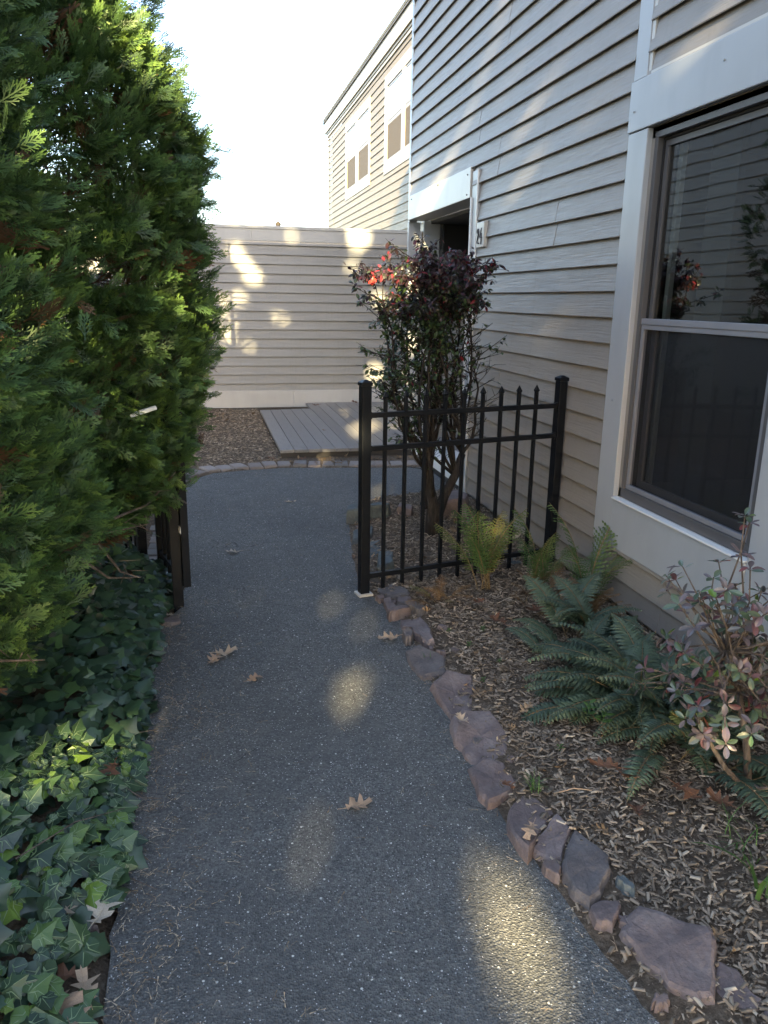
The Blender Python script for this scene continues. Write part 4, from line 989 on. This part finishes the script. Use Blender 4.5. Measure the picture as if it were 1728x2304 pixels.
oaks = [
 ((.157, 4.635, .002), .085, 80, 0, 0, 'small tan oak leaf on the asphalt straight ahead between the gate posts', 0),
 ((.557, 5.819, .002), .085, -70, 1, 0, 'pale curled oak leaf lying farthest up the path near the deck', 0),
 ((-.02, 3.20, .002), .105, -75, 2, 0, 'large pale curled oak leaf overlapping another just past the ivy', 0),
 ((-.04, 3.12, .004), .090, -30, 3, 0, 'brownish oak leaf tucked under the large pale curled leaf', 0),
 ((.108, 2.934, .002), .075, -60, 4, 0, 'narrow tan oak leaf right of the overlapping pair on the path', 0),
 ((.355, 2.04, .002), .092, -82, 5, 0, 'crisp tan oak leaf alone in the middle of the near path', 0),
 ((.82, 3.215, .012), .10, 75, 0, 0, 'sunny tan oak leaf against the edging stones past the bright spot', 0),
 ((-.21, 3.67, .012), .06, 40, 1, 0, 'small tan oak leaf at the foot of the left gate post', 0),
 ((-.25, 3.555, .01), .045, 10, 2, 0, 'pale leaf scrap below the left gate post by the ivy', 0),
 ((-.325, 1.66, .045), .105, -20, 3, 0, 'upright tan oak leaf on the stone under the ivy at lower left', 0),
 ((-.375, 1.73, .06), .095, 150, 4, 0, 'tan oak leaf partly behind the other one at the ivy edge', 0),
 ((-.37, 1.47, .06), .12, 200, 5, 0, 'large tan oak leaf in the bottom left corner beneath the ivy', 0),
 ((-.305, 1.45, .03), .09, 20, 1, 0, 'pale oak leaf beside the asphalt in the bottom left corner', 0),
 ((-.335, 1.53, .04), .10, 100, 0, 1, 'reddish brown leaf under the pale leaves in the bottom left corner', 0),
 ((-.335, 2.30, .09), .09, 170, 1, 1, 'rusty brown oak leaf caught upright in the ivy edge', 0),
 ((.855, 2.35, .06), .062, 15, 2, 0, 'tan crumpled leaf on the flat stone by the asphalt', 0),
 ((.875, 1.80, .055), .070, 140, 4, 0, 'pale crumpled leaf lodged between two large edging stones', 0),
 ((.865, 2.03, .04), .055, 200, 2, 1, 'dark red leaf wedged between edging stones', 0),
 ((1.30, 1.93, .09), .125, 120, 3, 1, 'big rusty leaf at the front skirt of the dark fern', 0),
 ((1.24, 1.96, .08), .10, 60, 0, 1, 'rusty brown leaf beside the big one at the fern front', 0),
 ((1.36, 1.86, .08), .10, 200, 1, 1, 'curled brown leaf right of the big rusty leaf', 0),
 ((1.315, 3.152, .06), .11, 30, 2, 1, 'flat brown oak leaf on the mulch before the withered fern', 0),
 ((1.324, 3.457, .06), .08, 100, 3, 1, 'brown leaf at the foot of the tall light fern', 0),
 ((1.62, 3.30, .06), .13, 80, 0, 1, 'large brown oak leaf on the mulch between the two light ferns', 0),
 ((1.737, 4.239, .11), .13, -60, 1, 0, 'pale white oak leaf behind the fence near the wall', 0),
 ((1.475, 1.72, .07), .09, 20, 3, 1, 'rusty leaf low under the bronze shrub', 0),
 ((1.18, 1.74, .07), .07, -20, 2, 1, 'narrow brown leaf on the mulch in front of the shrub', 0),
 ((.60, 7.35, .03), .08, 40, 0, 1, 'brown leaf on the chips at the near corner of the deck', 0),
 ((.85, 7.30, .03), .09, -40, 1, 1, 'curled brown leaf under the front edge of the deck', 0),
 ((1.55, 7.28, .03), .10, 90, 2, 1, 'brown leaf pile piece between pavers and deck', 0),
 ((1.50, 10.6, .105), .10, 70, 3, 1, 'brown leaf on the deck against the clad wall', 0),
 ((2.05, 10.75, .105), .12, 20, 0, 1, 'larger brown leaf at the back of the deck by the wall', 0),
 ((1.27, 8.5, .103), .05, 60, 2, 0, 'tiny white leaf on the middle of the deck boards', 0),
]
for (loc, s_, rz, k, br, lab, _) in oaks:
    o = bpy.data.objects.new('oak_leaf', (OB if br else OM)[k % (4 if br else 6)]); link(o); o.location = loc; o.scale = (s_, s_, s_)
    o.rotation_euler = (R(random.uniform(-9, 9)), R(random.uniform(-9, 9)), R(rz)); tag(o, lab, 'leaf', 'fallen oak leaves')
# smaller leaf debris in the beds : stuff
g_ = np.random.default_rng(31); P_ = []
while len(P_) < 170:
    if g_.random() < .6: y = g_.uniform(1.3, 5.6); x = g_.uniform(.95, 1.98); z = hr(x, y)+.012
    elif g_.random() < .5: x = g_.uniform(.7, 1.95); y = g_.uniform(7.12, 7.42); z = .02
    else: x = g_.uniform(-.4, .65); y = g_.uniform(9.2, 10.9); z = .03
    if inside(OUT, x, y): continue
    P_.append((x, y, z))
ov = np.array([v.co[:] for v in OM[0].vertices]); OM[0].calc_loop_triangles(); otr = np.array([t_.vertices[:] for t_ in OM[0].loop_triangles]); n = len(P_)
d_ = g_.normal(0, 1, (n, 3)); d_[:, 2] *= .3; nn = g_.normal(0, .35, (n, 3)); nn[:, 2] += 1
V, T = scatter(ov, otr, np.array(P_), d_, nn, g_.uniform(.03, .075, n)); o = npmesh('leaf_litter', V, T, M['litter'], np.repeat(g_.random(n)*.5, len(ov))); tag(o, 'scattered small brown leaf litter in the mulch beds', 'leaf litter', kind='stuff')

# ================================================================== BURNING BUSH
bb = empty('burning_bush', (1.43, 4.79, 0), 'tall leggy burning bush with dark red leaves behind the iron fence by the doorway', 'shrub')
rs = random.Random(41); b = MB(); tips = []
def bend(a, c, n=5, amp=.03):
    a, c = Vector(a), Vector(c); out = []
    for i in range(n+1):
        t = i/n; p_ = a.lerp(c, t)
        if 0 < i < n: p_ += Vector((rs.gauss(0, amp), rs.gauss(0, amp), rs.gauss(0, amp*.5)))
        out.append(p_)
    return out
tr1 = [(0, 0, -.03), (-.01, -.01, .10), (.0, 0, .22), (-.03, .01, .36), (-.06, .0, .52)]
b.tube(tr1, [.056, .044, .038, .032, .024], 10); tr2 = [(.02, 0, .10), (.08, .02, .26), (.15, .02, .40), (.19, .0, .55)]; b.tube(tr2, [.042, .034, .030, .024], 8)
tr3 = [(-.02, .02, .2), (-.03, .08, .42), (-.02, .1, .6)]; b.tube(tr3, [.03, .025, .02], 8)
b.tube([(-.055, -.01, .20), (-.085, -.03, .235)], [.02, .016], 7); b.tube([(.02, -.04, .06), (.05, -.06, .12)], [.02, .012], 7)
stems = []
for i in range(30):
    st = rs.choice([tr1[4], tr1[2], tr1[3], tr2[3], tr2[2], tr3[2], tr3[1], tr1[3]]); a = rs.uniform(0, 2*PI); rr_ = math.sqrt(rs.random())
    # crown envelope
    tx, ty = math.cos(a)*rr_*.39-.05, math.sin(a)*rr_*.33; tz = rs.uniform(1.64, 1.80)-.08*rr_*rr_
    if i % 3 == 0: tz = rs.uniform(.95, 1.45); tx = max(-.34, tx*.9-(.06 if i % 2 else 0))
    mid = Vector(st).lerp(Vector((tx, ty, tz)), .5)+Vector((tx*.20, ty*.2, -.05))
    path = bend(st, mid, 3, .014)+bend(mid, (tx, ty, tz), 4, .018)[1:]
    r0 = rs.uniform(.008, .015); b.tube(path, [r0*(1-.8*k/(len(path)-1)) for k in range(len(path))], 6); stems.append(path)
    for k in range(2, len(path)):
        for j in range(rs.randint(4, 8) if k > 5 else rs.randint(1, 4)):
            p0 = path[k-1].lerp(path[k], rs.random()); L = rs.uniform(.08, .22); o2 = Vector((rs.gauss(0, 1)+p0.x*1.5, rs.gauss(0, 1)+p0.y*1.5, rs.uniform(.3, 1.3))).normalized()
            p1 = p0+o2*L; b.tube(bend(p0, p1, 2, .008), [.0035, .0025, .0015], 5); tips.append((p0, p1))
            for jj in range(2):
                q0 = p0.lerp(p1, rs.uniform(.3, 1)); q1 = q0+(o2+Vector((rs.gauss(0, .7), rs.gauss(0, .7), rs.gauss(.1, .5)))).normalized()*rs.uniform(.04, .10); b.tube([q0, q1], [.002, .001], 4); tips.append((q0, q1))
b.build('branches', M['bark'], bb, smooth=True)
LV = np.array([(0, 0, 0), (.20, .25, -.02), (.27, .5, -.06), (.17, .8, -.13), (0, 1.0, -.22), (-.17, .8, -.13), (-.27, .5, -.06), (-.20, .25, -.02), (0, .5, .05)])
LT = np.array([(8, i, (i+1) % 8) for i in range(8)])
O, D, Nn, Sc, Ti = [], [], [], [], []
for (p0, p1) in tips:
    z = (p0.z+p1.z)/2; dens = 14 if z > 1.45 else (4 if z > 1.2 else 2.6)
    if z < .95: dens = 1.4
    if p0.x > .15 and z < 1.45: dens *= .5
    if p0.x < -.1 and z < 1.45: dens *= 1.7
    for j in range(int(dens*rs.uniform(.3, 1.4))):
        p_ = p0.lerp(p1, rs.random()); dd = Vector((rs.gauss(0, .8), rs.gauss(0, .8), rs.gauss(-.35, .5)))
        O.append(p_+dd.normalized()*.006); D.append(dd); Nn.append((rs.gauss(0, .5), rs.gauss(-.3, .5), 1)); Sc.append(rs.uniform(.024, .042))
        if z > 1.62: t_ = rs.gauss(.55, .13)
        elif z > 1.42: t_ = rs.gauss(.42, .13)
        else: t_ = rs.gauss(.17, .13)
        if rs.random() < (.07 if z > 1.4 else .02): t_ = rs.uniform(.85, .95)
        
        Ti.append(min(1, max(0, t_)))
for j in range(6):
    O.append(Vector((-.43+rs.gauss(0, .012), -.05+rs.gauss(0, .02), 1.62+rs.gauss(0, .018)))); D.append((rs.gauss(-.5, .5), rs.gauss(0, .5), rs.gauss(0, .6))); Nn.append((0, -1, .5)); Sc.append(.036); Ti.append(1.0)
V, T = scatter(LV, LT, np.array([tuple(o) for o in O]), np.array([tuple(d_) for d_ in D], float), np.array(Nn, float), np.array(Sc)); npmesh('leaves', V, T, M['bush'], np.repeat(Ti, 9), bb, 'stuff'); print('bush leaves', len(O))

# ================================================================== FERNS
def frond_mesh(kind, seed, m):
    rs = random.Random(seed); b = MB(); n = 24 if kind == 'dark' else 22; pts = []
    e0, e1 = (R(62), R(-25)) if kind == 'dark' else (R(84), R(35)); p_ = Vector((0, 0, 0)); steps = 12
    for i in range(steps+1):
        pts.append(p_.copy()); e_ = e0+(e1-e0)*(i/steps)**1.25; p_ = p_+Vector((rs.gauss(0, .004), math.cos(e_), math.sin(e_)))*(1/steps)
    def at_(t):
        f_ = t*steps; i = min(int(f_), steps-1); return pts[i].lerp(pts[i+1], f_-i), (pts[i+1]-pts[i]).normalized()
    b.tube(pts, [.006*(1-.8*i/steps)+.001 for i in range(steps+1)], 4, 1)
    start = .14 if kind == 'dark' else .26
    for i in range(n):
        t = start+(1-start)*i/n*.99; P_, D_ = at_(t); side = Vector((1, 0, 0)); up = side.cross(D_).normalized()
        q_ = (t-start)/(1-start)
        L = (.165*(math.sin(PI*min(1, q_*.62+.30))) if kind == 'dark' else .20*math.sin(PI*(q_*.80+.17)))*(1 if q_ < .97 else .5)
        if kind == 'dark' and q_ > .72: L *= .75-.45*(q_-.72)/.28
        for sd in (-1, 1):
            dv = (side*sd*math.cos(R(20))+D_*math.sin(R(20 if kind == 'dark' else 28))+up*rs.uniform(-.18, .12)).normalized(); wv = D_
            if kind == 'dark':
                w_ = .021*(1.25-.5*q_)
                b.add([P_, P_+dv*L*.16+wv*w_*1.3+up*.004, P_+dv*L*.65+wv*w_*.75-up*.004, P_+dv*L-up*.022, P_+dv*L*.65-wv*w_*.6-up*.004, P_+dv*L*.12-wv*w_*.7, P_+dv*L*.5+up*.008],
                      [(0, 6, 1), (1, 6, 2), (2, 6, 3), (3, 6, 4), (4, 6, 5), (5, 6, 0)], 0)
            else:
                w_ = .017*(1.15-.5*q_); L *= rs.uniform(.85, 1.1); k = 4; pr = []
                for j in range(k+1):            # deeply toothed pinna
                    f_ = j/k; c_ = P_+dv*L*f_-up*(.035*f_*f_); ww = w_*(1-f_**1.6)+.001
                    pr.append((c_, ww))
                for j in range(k):
                    (c0, w0), (c1, w1) = pr[j], pr[j+1]
                    for s2 in (-1, 1): b.add([c0, c0+(c1-c0)*.62+wv*s2*w0, c0+(c1-c0)*1.12], [(0, 1, 2)], 0)
    me = b.mesh('frond', [m, M['stem']]); return me
FD = [frond_mesh('dark', i, M['fern_dark']) for i in range(6)]
FLt = [frond_mesh('light', 10+i, M['fern_light']) for i in range(5)]; FBr = [frond_mesh('light', 30+i, M['fern_brown']) for i in range(3)]
def fern(loc, label, meshes, spec, name='fern'):
    t_ = empty(name, loc, label, 'fern')
    for (az, tilt, s_, k, off) in spec:
        o = bpy.data.objects.new('frond', meshes[k % len(meshes)]); link(o, t_); o.location = (off[0], off[1], 0); o.rotation_euler = (R(tilt), R(random.uniform(-14, 14)), R(az)); o.scale = (s_, s_, s_)
    return t_
rs = random.Random(77)
spec = []
for i in range(96):
    az = i*137.5+rs.uniform(-10, 10); ring = i/96; spec.append((az, -(44*ring)+rs.uniform(-8, 10)+10, rs.uniform(.33, .50)*(1.0 if i % 5 else .8), i, (rs.gauss(0, .07), rs.gauss(0, .10))))
fern((1.56, 2.38, .02), 'large dark green bushy fern in the bed below the big window', FD, spec)
spec = [(i*49+200, -26+rs.uniform(-8, 8), rs.uniform(.34, .48), i, (rs.gauss(0, .07), rs.gauss(0, .06))) for i in range(11)]
fern((1.55, 2.06, .02), 'dark green fern fronds sprawling low under the bronze shrub', FD, spec)
spec = [(rs.uniform(-60, 240), rs.uniform(-15, 10), rs.uniform(.22, .34), i, (rs.gauss(0, .09), rs.gauss(0, .07))) for i in range(14)]
fern((1.62, 2.84, .02), 'smaller dark green fern clump arching just behind the large fern', FD, spec)
fern((1.64, 3.02, .03), 'upright narrow dark fern against the wall below the window', FD, [(i*60+10, rs.uniform(-2, 10), rs.uniform(.34, .46), i, (rs.gauss(0, .07), rs.gauss(0, .05))) for i in range(9)])
fern((1.40, 3.70, .03), 'tall light green fern growing up against the iron fence', FLt, [(170, 8, .52, 0, (0, 0)), (100, 4, .50, 1, (.02, 0)), (260, 6, .53, 2, (.02, .02)), (20, 6, .50, 3, (.03, 0)), (300, 2, .46, 4, (.03, -.02)), (220, 0, .42, 0, (-.02, -.02)), (60, -10, .44, 2, (-.03, 0)), (140, -4, .40, 3, (.01, -.02)), (330, 5, .38, 1, (.0, .0))])
fern((1.66, 3.56, .03), 'yellow green fern at the right end of the iron fence', FLt, [(80, 10, .50, 1, (-.02, 0)), (200, 4, .44, 4, (-.03, 0)), (250, -5, .36, 3, (0, 0)), (140, 0, .34, 2, (.02, 0)), (20, -6, .33, 0, (0, .02)), (300, 0, .35, 1, (.02, -.02)), (170, -14, .28, 4, (0, 0))])
fern((1.86, 3.38, .03), 'light fern leaning over the sill board at the window corner', FLt, [(285, -6, .66, 2, (-.02, 0)), (60, 4, .56, 0, (-.04, .03)), (120, 0, .40, 3, (-.03, 0)), (200, -8, .38, 1, (0, 0)), (260, -14, .44, 4, (-.04, -.02)), (310, -20, .36, 1, (-.05, 0)), (160, -20, .30, 2, (0, -.03))])
fern((1.13, 3.55, .02), 'low withered yellow fern by the edging stones', FBr+FLt[:1], [(i*57, -38+rs.uniform(-8, 8), rs.uniform(.14, .22), i, (rs.gauss(0, .05), rs.gauss(0, .03))) for i in range(9)])
fern((1.78, 3.20, .02), 'withered brown fern under the leaning light fern', FBr, [(i*41, -25+rs.uniform(-14, 14), rs.uniform(.18, .32), i, (rs.gauss(0, .08), rs.gauss(0, .06))) for i in range(16)])
fern((1.60, 3.50, .02), 'brown dead fronds at the foot of the yellow green fern', FBr, [(i*53, -25+rs.uniform(-14, 14), rs.uniform(.14, .26), i, (rs.gauss(0, .06), rs.gauss(0, .06))) for i in range(11)])

# ================================================================== BRONZE SHRUB
sh = empty('bronze_shrub', (1.65, 1.86, 0), 'loose shrub with bronze, red and green glossy leaves at the right edge', 'shrub')
rs = random.Random(91); b = MB(); ends = []
main = [(0, 0, -.02), (-.02, .03, .18), (-.05, .06, .34), (-.10, .08, .48)]; b.tube(main, [.013, .011, .010, .008], 7)
main2 = [(.0, 0, 0), (-.16, -.06, .16), (-.24, -.05, .28), (-.28, -.02, .36)]; b.tube(main2, [.010, .008, .006, .004], 6)
for i in range(76):
    a = rs.uniform(0, 2*PI); r_ = .28*math.sqrt(rs.random()); z = rs.uniform(.40, .86); e_ = Vector((-.12+r_*math.cos(a), .06+r_*math.sin(a), z-.15*(r_/.27)))
    if i < 5: e_ = Vector((-.30+rs.gauss(0, .04), -.02+rs.gauss(0, .04), rs.uniform(.25, .42)))
    if 7 < i < 22: e_ = Vector((rs.uniform(-.26, .12), rs.uniform(-.12, .16), rs.uniform(.24, .46)))
    if i == 5: e_ = Vector((-.135, .04, .93))
    if i == 6: e_ = Vector((-.10, .06, .90))
    st = Vector(main[rs.choice([2, 3])]) if i >= 5 else Vector(main2[2]); pth = bend(st, e_, 4, .012); b.tube(pth, [.0045, .0038, .003, .0025, .002], 5); ends.append((pth[-1], (pth[-1]-pth[-2]).normalized())); ends.append((pth[3], (pth[3]-pth[2]).normalized()))
b.tube([(-.02, 0, .05), (-.06, -.10, .10), (.05, -.16, .13)], [.006, .005, .004], 5)
b.build('branches', M['bark_light'], sh, smooth=True)
def shrub_leaf(seed):
    r2 = random.Random(seed); b = MB(); c = r2.uniform(.0, .25); w_ = r2.uniform(.85, 1.1)
    prof = [(0, 0), (.10, .12), (.20, .35), (.235, .55), (.19, .78), (.08, .94), (0, 1.0)]
    for sd in (-1, 1):
        n = len(prof); vs = [(sd*x*w_, y, .30*x-c*y*y) for x, y in prof]+[(0, y, -c*y*y) for x, y in prof]; fs = [(n+i, i, i+1, n+i+1) if sd > 0 else (n+i+1, i+1, i, n+i) for i in range(n-1)]; b.add(vs, fs)
    b.tube([(0, -.10, 0), (0, .0, 0)], .012, 4)
    return b.mesh('leaf', M['shrub'], smooth=True)
SL = [shrub_leaf(i) for i in range(5)]; cnt = 0; LVS = []
for (p_, d_) in ends:
    if d_.z < .2: d_ = (d_+Vector((0, 0, .6))).normalized()
    m_ = rs.randint(4, 6); a0 = rs.random()*6
    for j in range(m_):
        a = a0+j*2*PI/m_; ax = d_.orthogonal().normalized(); ay = d_.cross(ax); out = (ax*math.cos(a)+ay*math.sin(a)+d_*rs.uniform(-.15, .7)).normalized()
        up = (d_-out*d_.dot(out)).normalized(); xx = out.cross(up); s_ = rs.uniform(.028, .046); mesh_ = rs.choice(SL)
        q0 = p_+out*.004-d_*rs.uniform(0, .012)
        LVS.append((q0+sh.location-Vector((0, 0, CAM_H)), mesh_, Matrix(((xx.x*s_, out.x*s_, up.x*s_, q0.x), (xx.y*s_, out.y*s_, up.y*s_, q0.y), (xx.z*s_, out.z*s_, up.z*s_, q0.z), (0, 0, 0, 1))))); cnt += 1
LVS.sort(key=lambda t: t[0].length)
for _, mesh_, mx_ in LVS[:298]:
    o = bpy.data.objects.new('leaf', mesh_); link(o, sh); o.matrix_basis = mx_
if len(LVS) > 298:
    b = MB()
    for _, mesh_, mx_ in LVS[298:]: b.add([tuple(mx_ @ v.co) for v in mesh_.vertices], [tuple(p.vertices) for p in mesh_.polygons])
    o = b.build('leaves', M['shrub_t'], sh, smooth=True); o['kind'] = 'stuff'; a_ = o.data.attributes.new('tint', 'FLOAT', 'POINT'); nv_ = len(SL[0].vertices)
    tt_ = np.repeat(rng.random(len(o.data.vertices)//nv_+1), nv_)[:len(o.data.vertices)]; a_.data.foreach_set('value', tt_.astype(np.float32))
print('shrub leaves', cnt)

# ================================================================== SMALL PLANTS
def strap(loc, label, n, L, seed, m='grass', wid=.006, cat='grass tuft', spread=.02, name='grass_tuft'):
    r2 = random.Random(seed); V, T, Ti = [], [], []
    for i in range(n):
        a = r2.uniform(0, 2*PI); l_ = L*r2.uniform(.6, 1.1); p_ = Vector((r2.gauss(0, spread), r2.gauss(0, spread), 0)); e_ = R(r2.uniform(60, 85)); de = R(r2.uniform(50, 120))/6; hd = Vector((math.cos(a), math.sin(a), 0)); sd = Vector((-math.sin(a), math.cos(a), 0)); base = len(V)
        for k in range(7):
            w_ = wid*(1-(k/6)**2)*.5+.0003; V += [tuple(p_-sd*w_), tuple(p_+sd*w_)]; p_ = p_+(hd*math.cos(e_)+Vector((0, 0, math.sin(e_))))*l_/6; e_ -= de
        for k in range(6): q_ = base+2*k; T += [(q_, q_+1, q_+3), (q_, q_+3, q_+2)]
        Ti += [r2.random()]*14
    o = npmesh(name, np.array(V), np.array(T), M[m], np.array(Ti)); o.location = loc; tag(o, label, cat)
strap((1.375, 1.45, .02), 'arching green strap leaves at the lower right edge below the shrub', 9, .30, 1, wid=.012, cat='plant', name='strap_leaf_plant')
strap((.955, 1.98, .03), 'thin grass tuft between two edging stones', 22, .075, 2, wid=.0022, spread=.012)
strap((1.45, 1.62, .02), 'sparse grass blades under the shrub', 16, .14, 3, wid=.003, spread=.03)
strap((.89, 2.98, .01), 'tiny grass sprig beside the fourth stone from the fence', 8, .04, 4, wid=.002, spread=.008)
def sprig(loc, label, n, size, seed):
    r2 = random.Random(seed); b = MB(); t_ = empty('seedling', loc, label, 'seedling'); O, D, Nn, Sc, Ti = [], [], [], [], []
    for i in range(n):
        a = i*2.4; z = size*1.6*i/n; O.append((math.cos(a)*.003, math.sin(a)*.003, z)); D.append((math.cos(a), math.sin(a), .45)); Nn.append((0, 0, 1)); Sc.append(size*r2.uniform(.7, 1.1)); Ti.append(r2.random())
    b.tube([(0, 0, 0), (.002, 0, size*1.6)], .0015, 5); b.build('stem', M['grass'], t_)
    V, T = scatter(LV, LT, np.array(O), np.array(D), np.array(Nn), np.array(Sc)); npmesh('leaves', V, T, M['grass'], np.repeat(Ti, 9), t_)
for k, (x, y, s_, lab) in enumerate(((1.293, 2.187, .035, 'bright green seedling in front of the large dark fern'), (1.14, 2.19, .014, 'tiny green seedling on the mulch left of the large fern'), (1.27, 2.25, .03, 'second bright seedling touching the fern front'), (1.10, 3.05, .014, 'little weed on the mulch right of the stones'), (1.17, 2.86, .012, 'small weed among the pale chips'), (1.06, 3.22, .013, 'tiny weed beside the dark flat stone'), (1.22, 3.20, .016, 'small weed before the withered fern'), (1.05, 2.72, .012, 'small weed beside the angular stone'))):
    sprig((x, y, hr(x, y)+(.10 if s_ > .02 else .005)), lab, 9, s_, k)
b = MB(); b.tube([(-.05, -.01, .006), (0, .006, .010), (.055, .0, .008)], [.0022, .0025, .0015], 5); o = b.build('twig', M['oak']); o.location = (1.06, 1.92, .05); o.rotation_euler[2] = R(-12); tag(o, 'pale curved twig on the mulch beside the large stone', 'twig')
b = MB(); b.tube([(-.09, -.01, .006), (0, .006, .012), (.10, .0, .008)], [.002, .0022, .0012], 5); o = b.build('twig', M['oak']); o.location = (1.45, 3.45, .06); o.rotation_euler[2] = R(20); tag(o, 'long dry stalk lying across the mulch by the light ferns', 'twig')

# ================================================================== SURROUNDINGS BEHIND AND LEFT OF THE CAMERA
def occluder_tree(label, cx, cy, x0, x1, ztop, n, seed):  # unseen tree, crown shaped to block the sun except along the gaps
    g_ = np.random.default_rng(seed); t_ = empty('occluder_tree', (cx, cy, 0), label, 'tree', 'unseen trees added for shade behind the camera')
    b = MB(); b.tube([(0, 0, -.1), (.1, 0, 2), (0, .1, 4), (.1, 0, 8)], [.25, .2, .16, .05], 10); r2 = random.Random(seed)
    for i in range(16):
        z = r2.uniform(2.6, 7.5); a = r2.uniform(0, 2*PI); L = r2.uniform(1.2, (x1-x0)/2); b.tube([(0, 0, z), (math.cos(a)*L*.5, math.sin(a)*L*.25, z+.5), (math.cos(a)*L, math.sin(a)*.6, z+1.2)], [.07, .045, .02], 6)
    b.build('trunk', M['bark_light'], t_, smooth=True)
    P_ = np.stack([g_.uniform(x0, x1, n), cy+g_.uniform(-1.2, 1.2, n), g_.uniform(1.8, ztop+.6, n)], 1)
    top = ztop-.10*np.abs(np.sin(P_[:, 0]*2.1+seed))-(P_[:, 1]-cy)*.0 - .5*np.maximum(0, np.abs(P_[:, 0]-(x0+x1)/2)/((x1-x0)/2)-.95)*6
    top = top+(P_[:, 1]-cy)*(-.378)
    lim = top
    P_ = P_[P_[:, 2] < lim]; P_ = P_[keep_mask(P_, .045, 1.0)]
    k = len(P_); tv = np.array([(0, -.5, 0), (.42, -.1, .06), (.3, .3, .04), (0, .55, -.05), (-.3, .3, .04), (-.42, -.1, .06)], float); tt = np.array([(0, 1, 2), (0, 2, 3), (0, 3, 4), (0, 4, 5)])
    V, T = scatter(tv, tt, P_-np.array([cx, cy, 0]), g_.normal(0, 1, (k, 3)), g_.normal(0, .45, (k, 3))+SDn*1.1, g_.uniform(.13, .20, k)); npmesh('crown', V, T, M['canopy'], np.repeat(g_.random(k), 6), t_, 'stuff'); print('shade leaves', k)
occluder_tree('broad unseen leafy tree added for shade behind the camera to the right', -1.2, -11, -3.45, 1.6, 11.9, 54000, 3)
occluder_tree('unseen leafy tree added for shade behind the camera in the middle of the row', -5.0, -11, -7.0, -3.3, 10.85, 40000, 4)
occluder_tree('unseen leafy tree added for shade behind the camera to the left', -8.6, -11, -10.6, -6.8, 10.2, 28000, 5)

oh = empty('opposite_house', (-4.2, 9, 0), 'grey clad house across the yard hidden behind the evergreens', 'house')
def opart(name, m, *a):
    o = boxo(name, M[m], oh, *a, 0); o.location = Vector(o.location)-Vector(oh.location)
opart('wall_core', 'siding', -8.0, -3.604, 6.6, 13.0, -.1, 5.2)
add_rows(oh, (-3.6, 6.6, 0), (0, 1, 0), (1, 0, 0), lambda k, a, c: [(0, 6.4)], .05, .19, 0, 27, M['siding'], 300, piece=9)
opart('roof', 'roof', -8.3, -3.3, 6.4, 13.2, 5.205, 5.35)
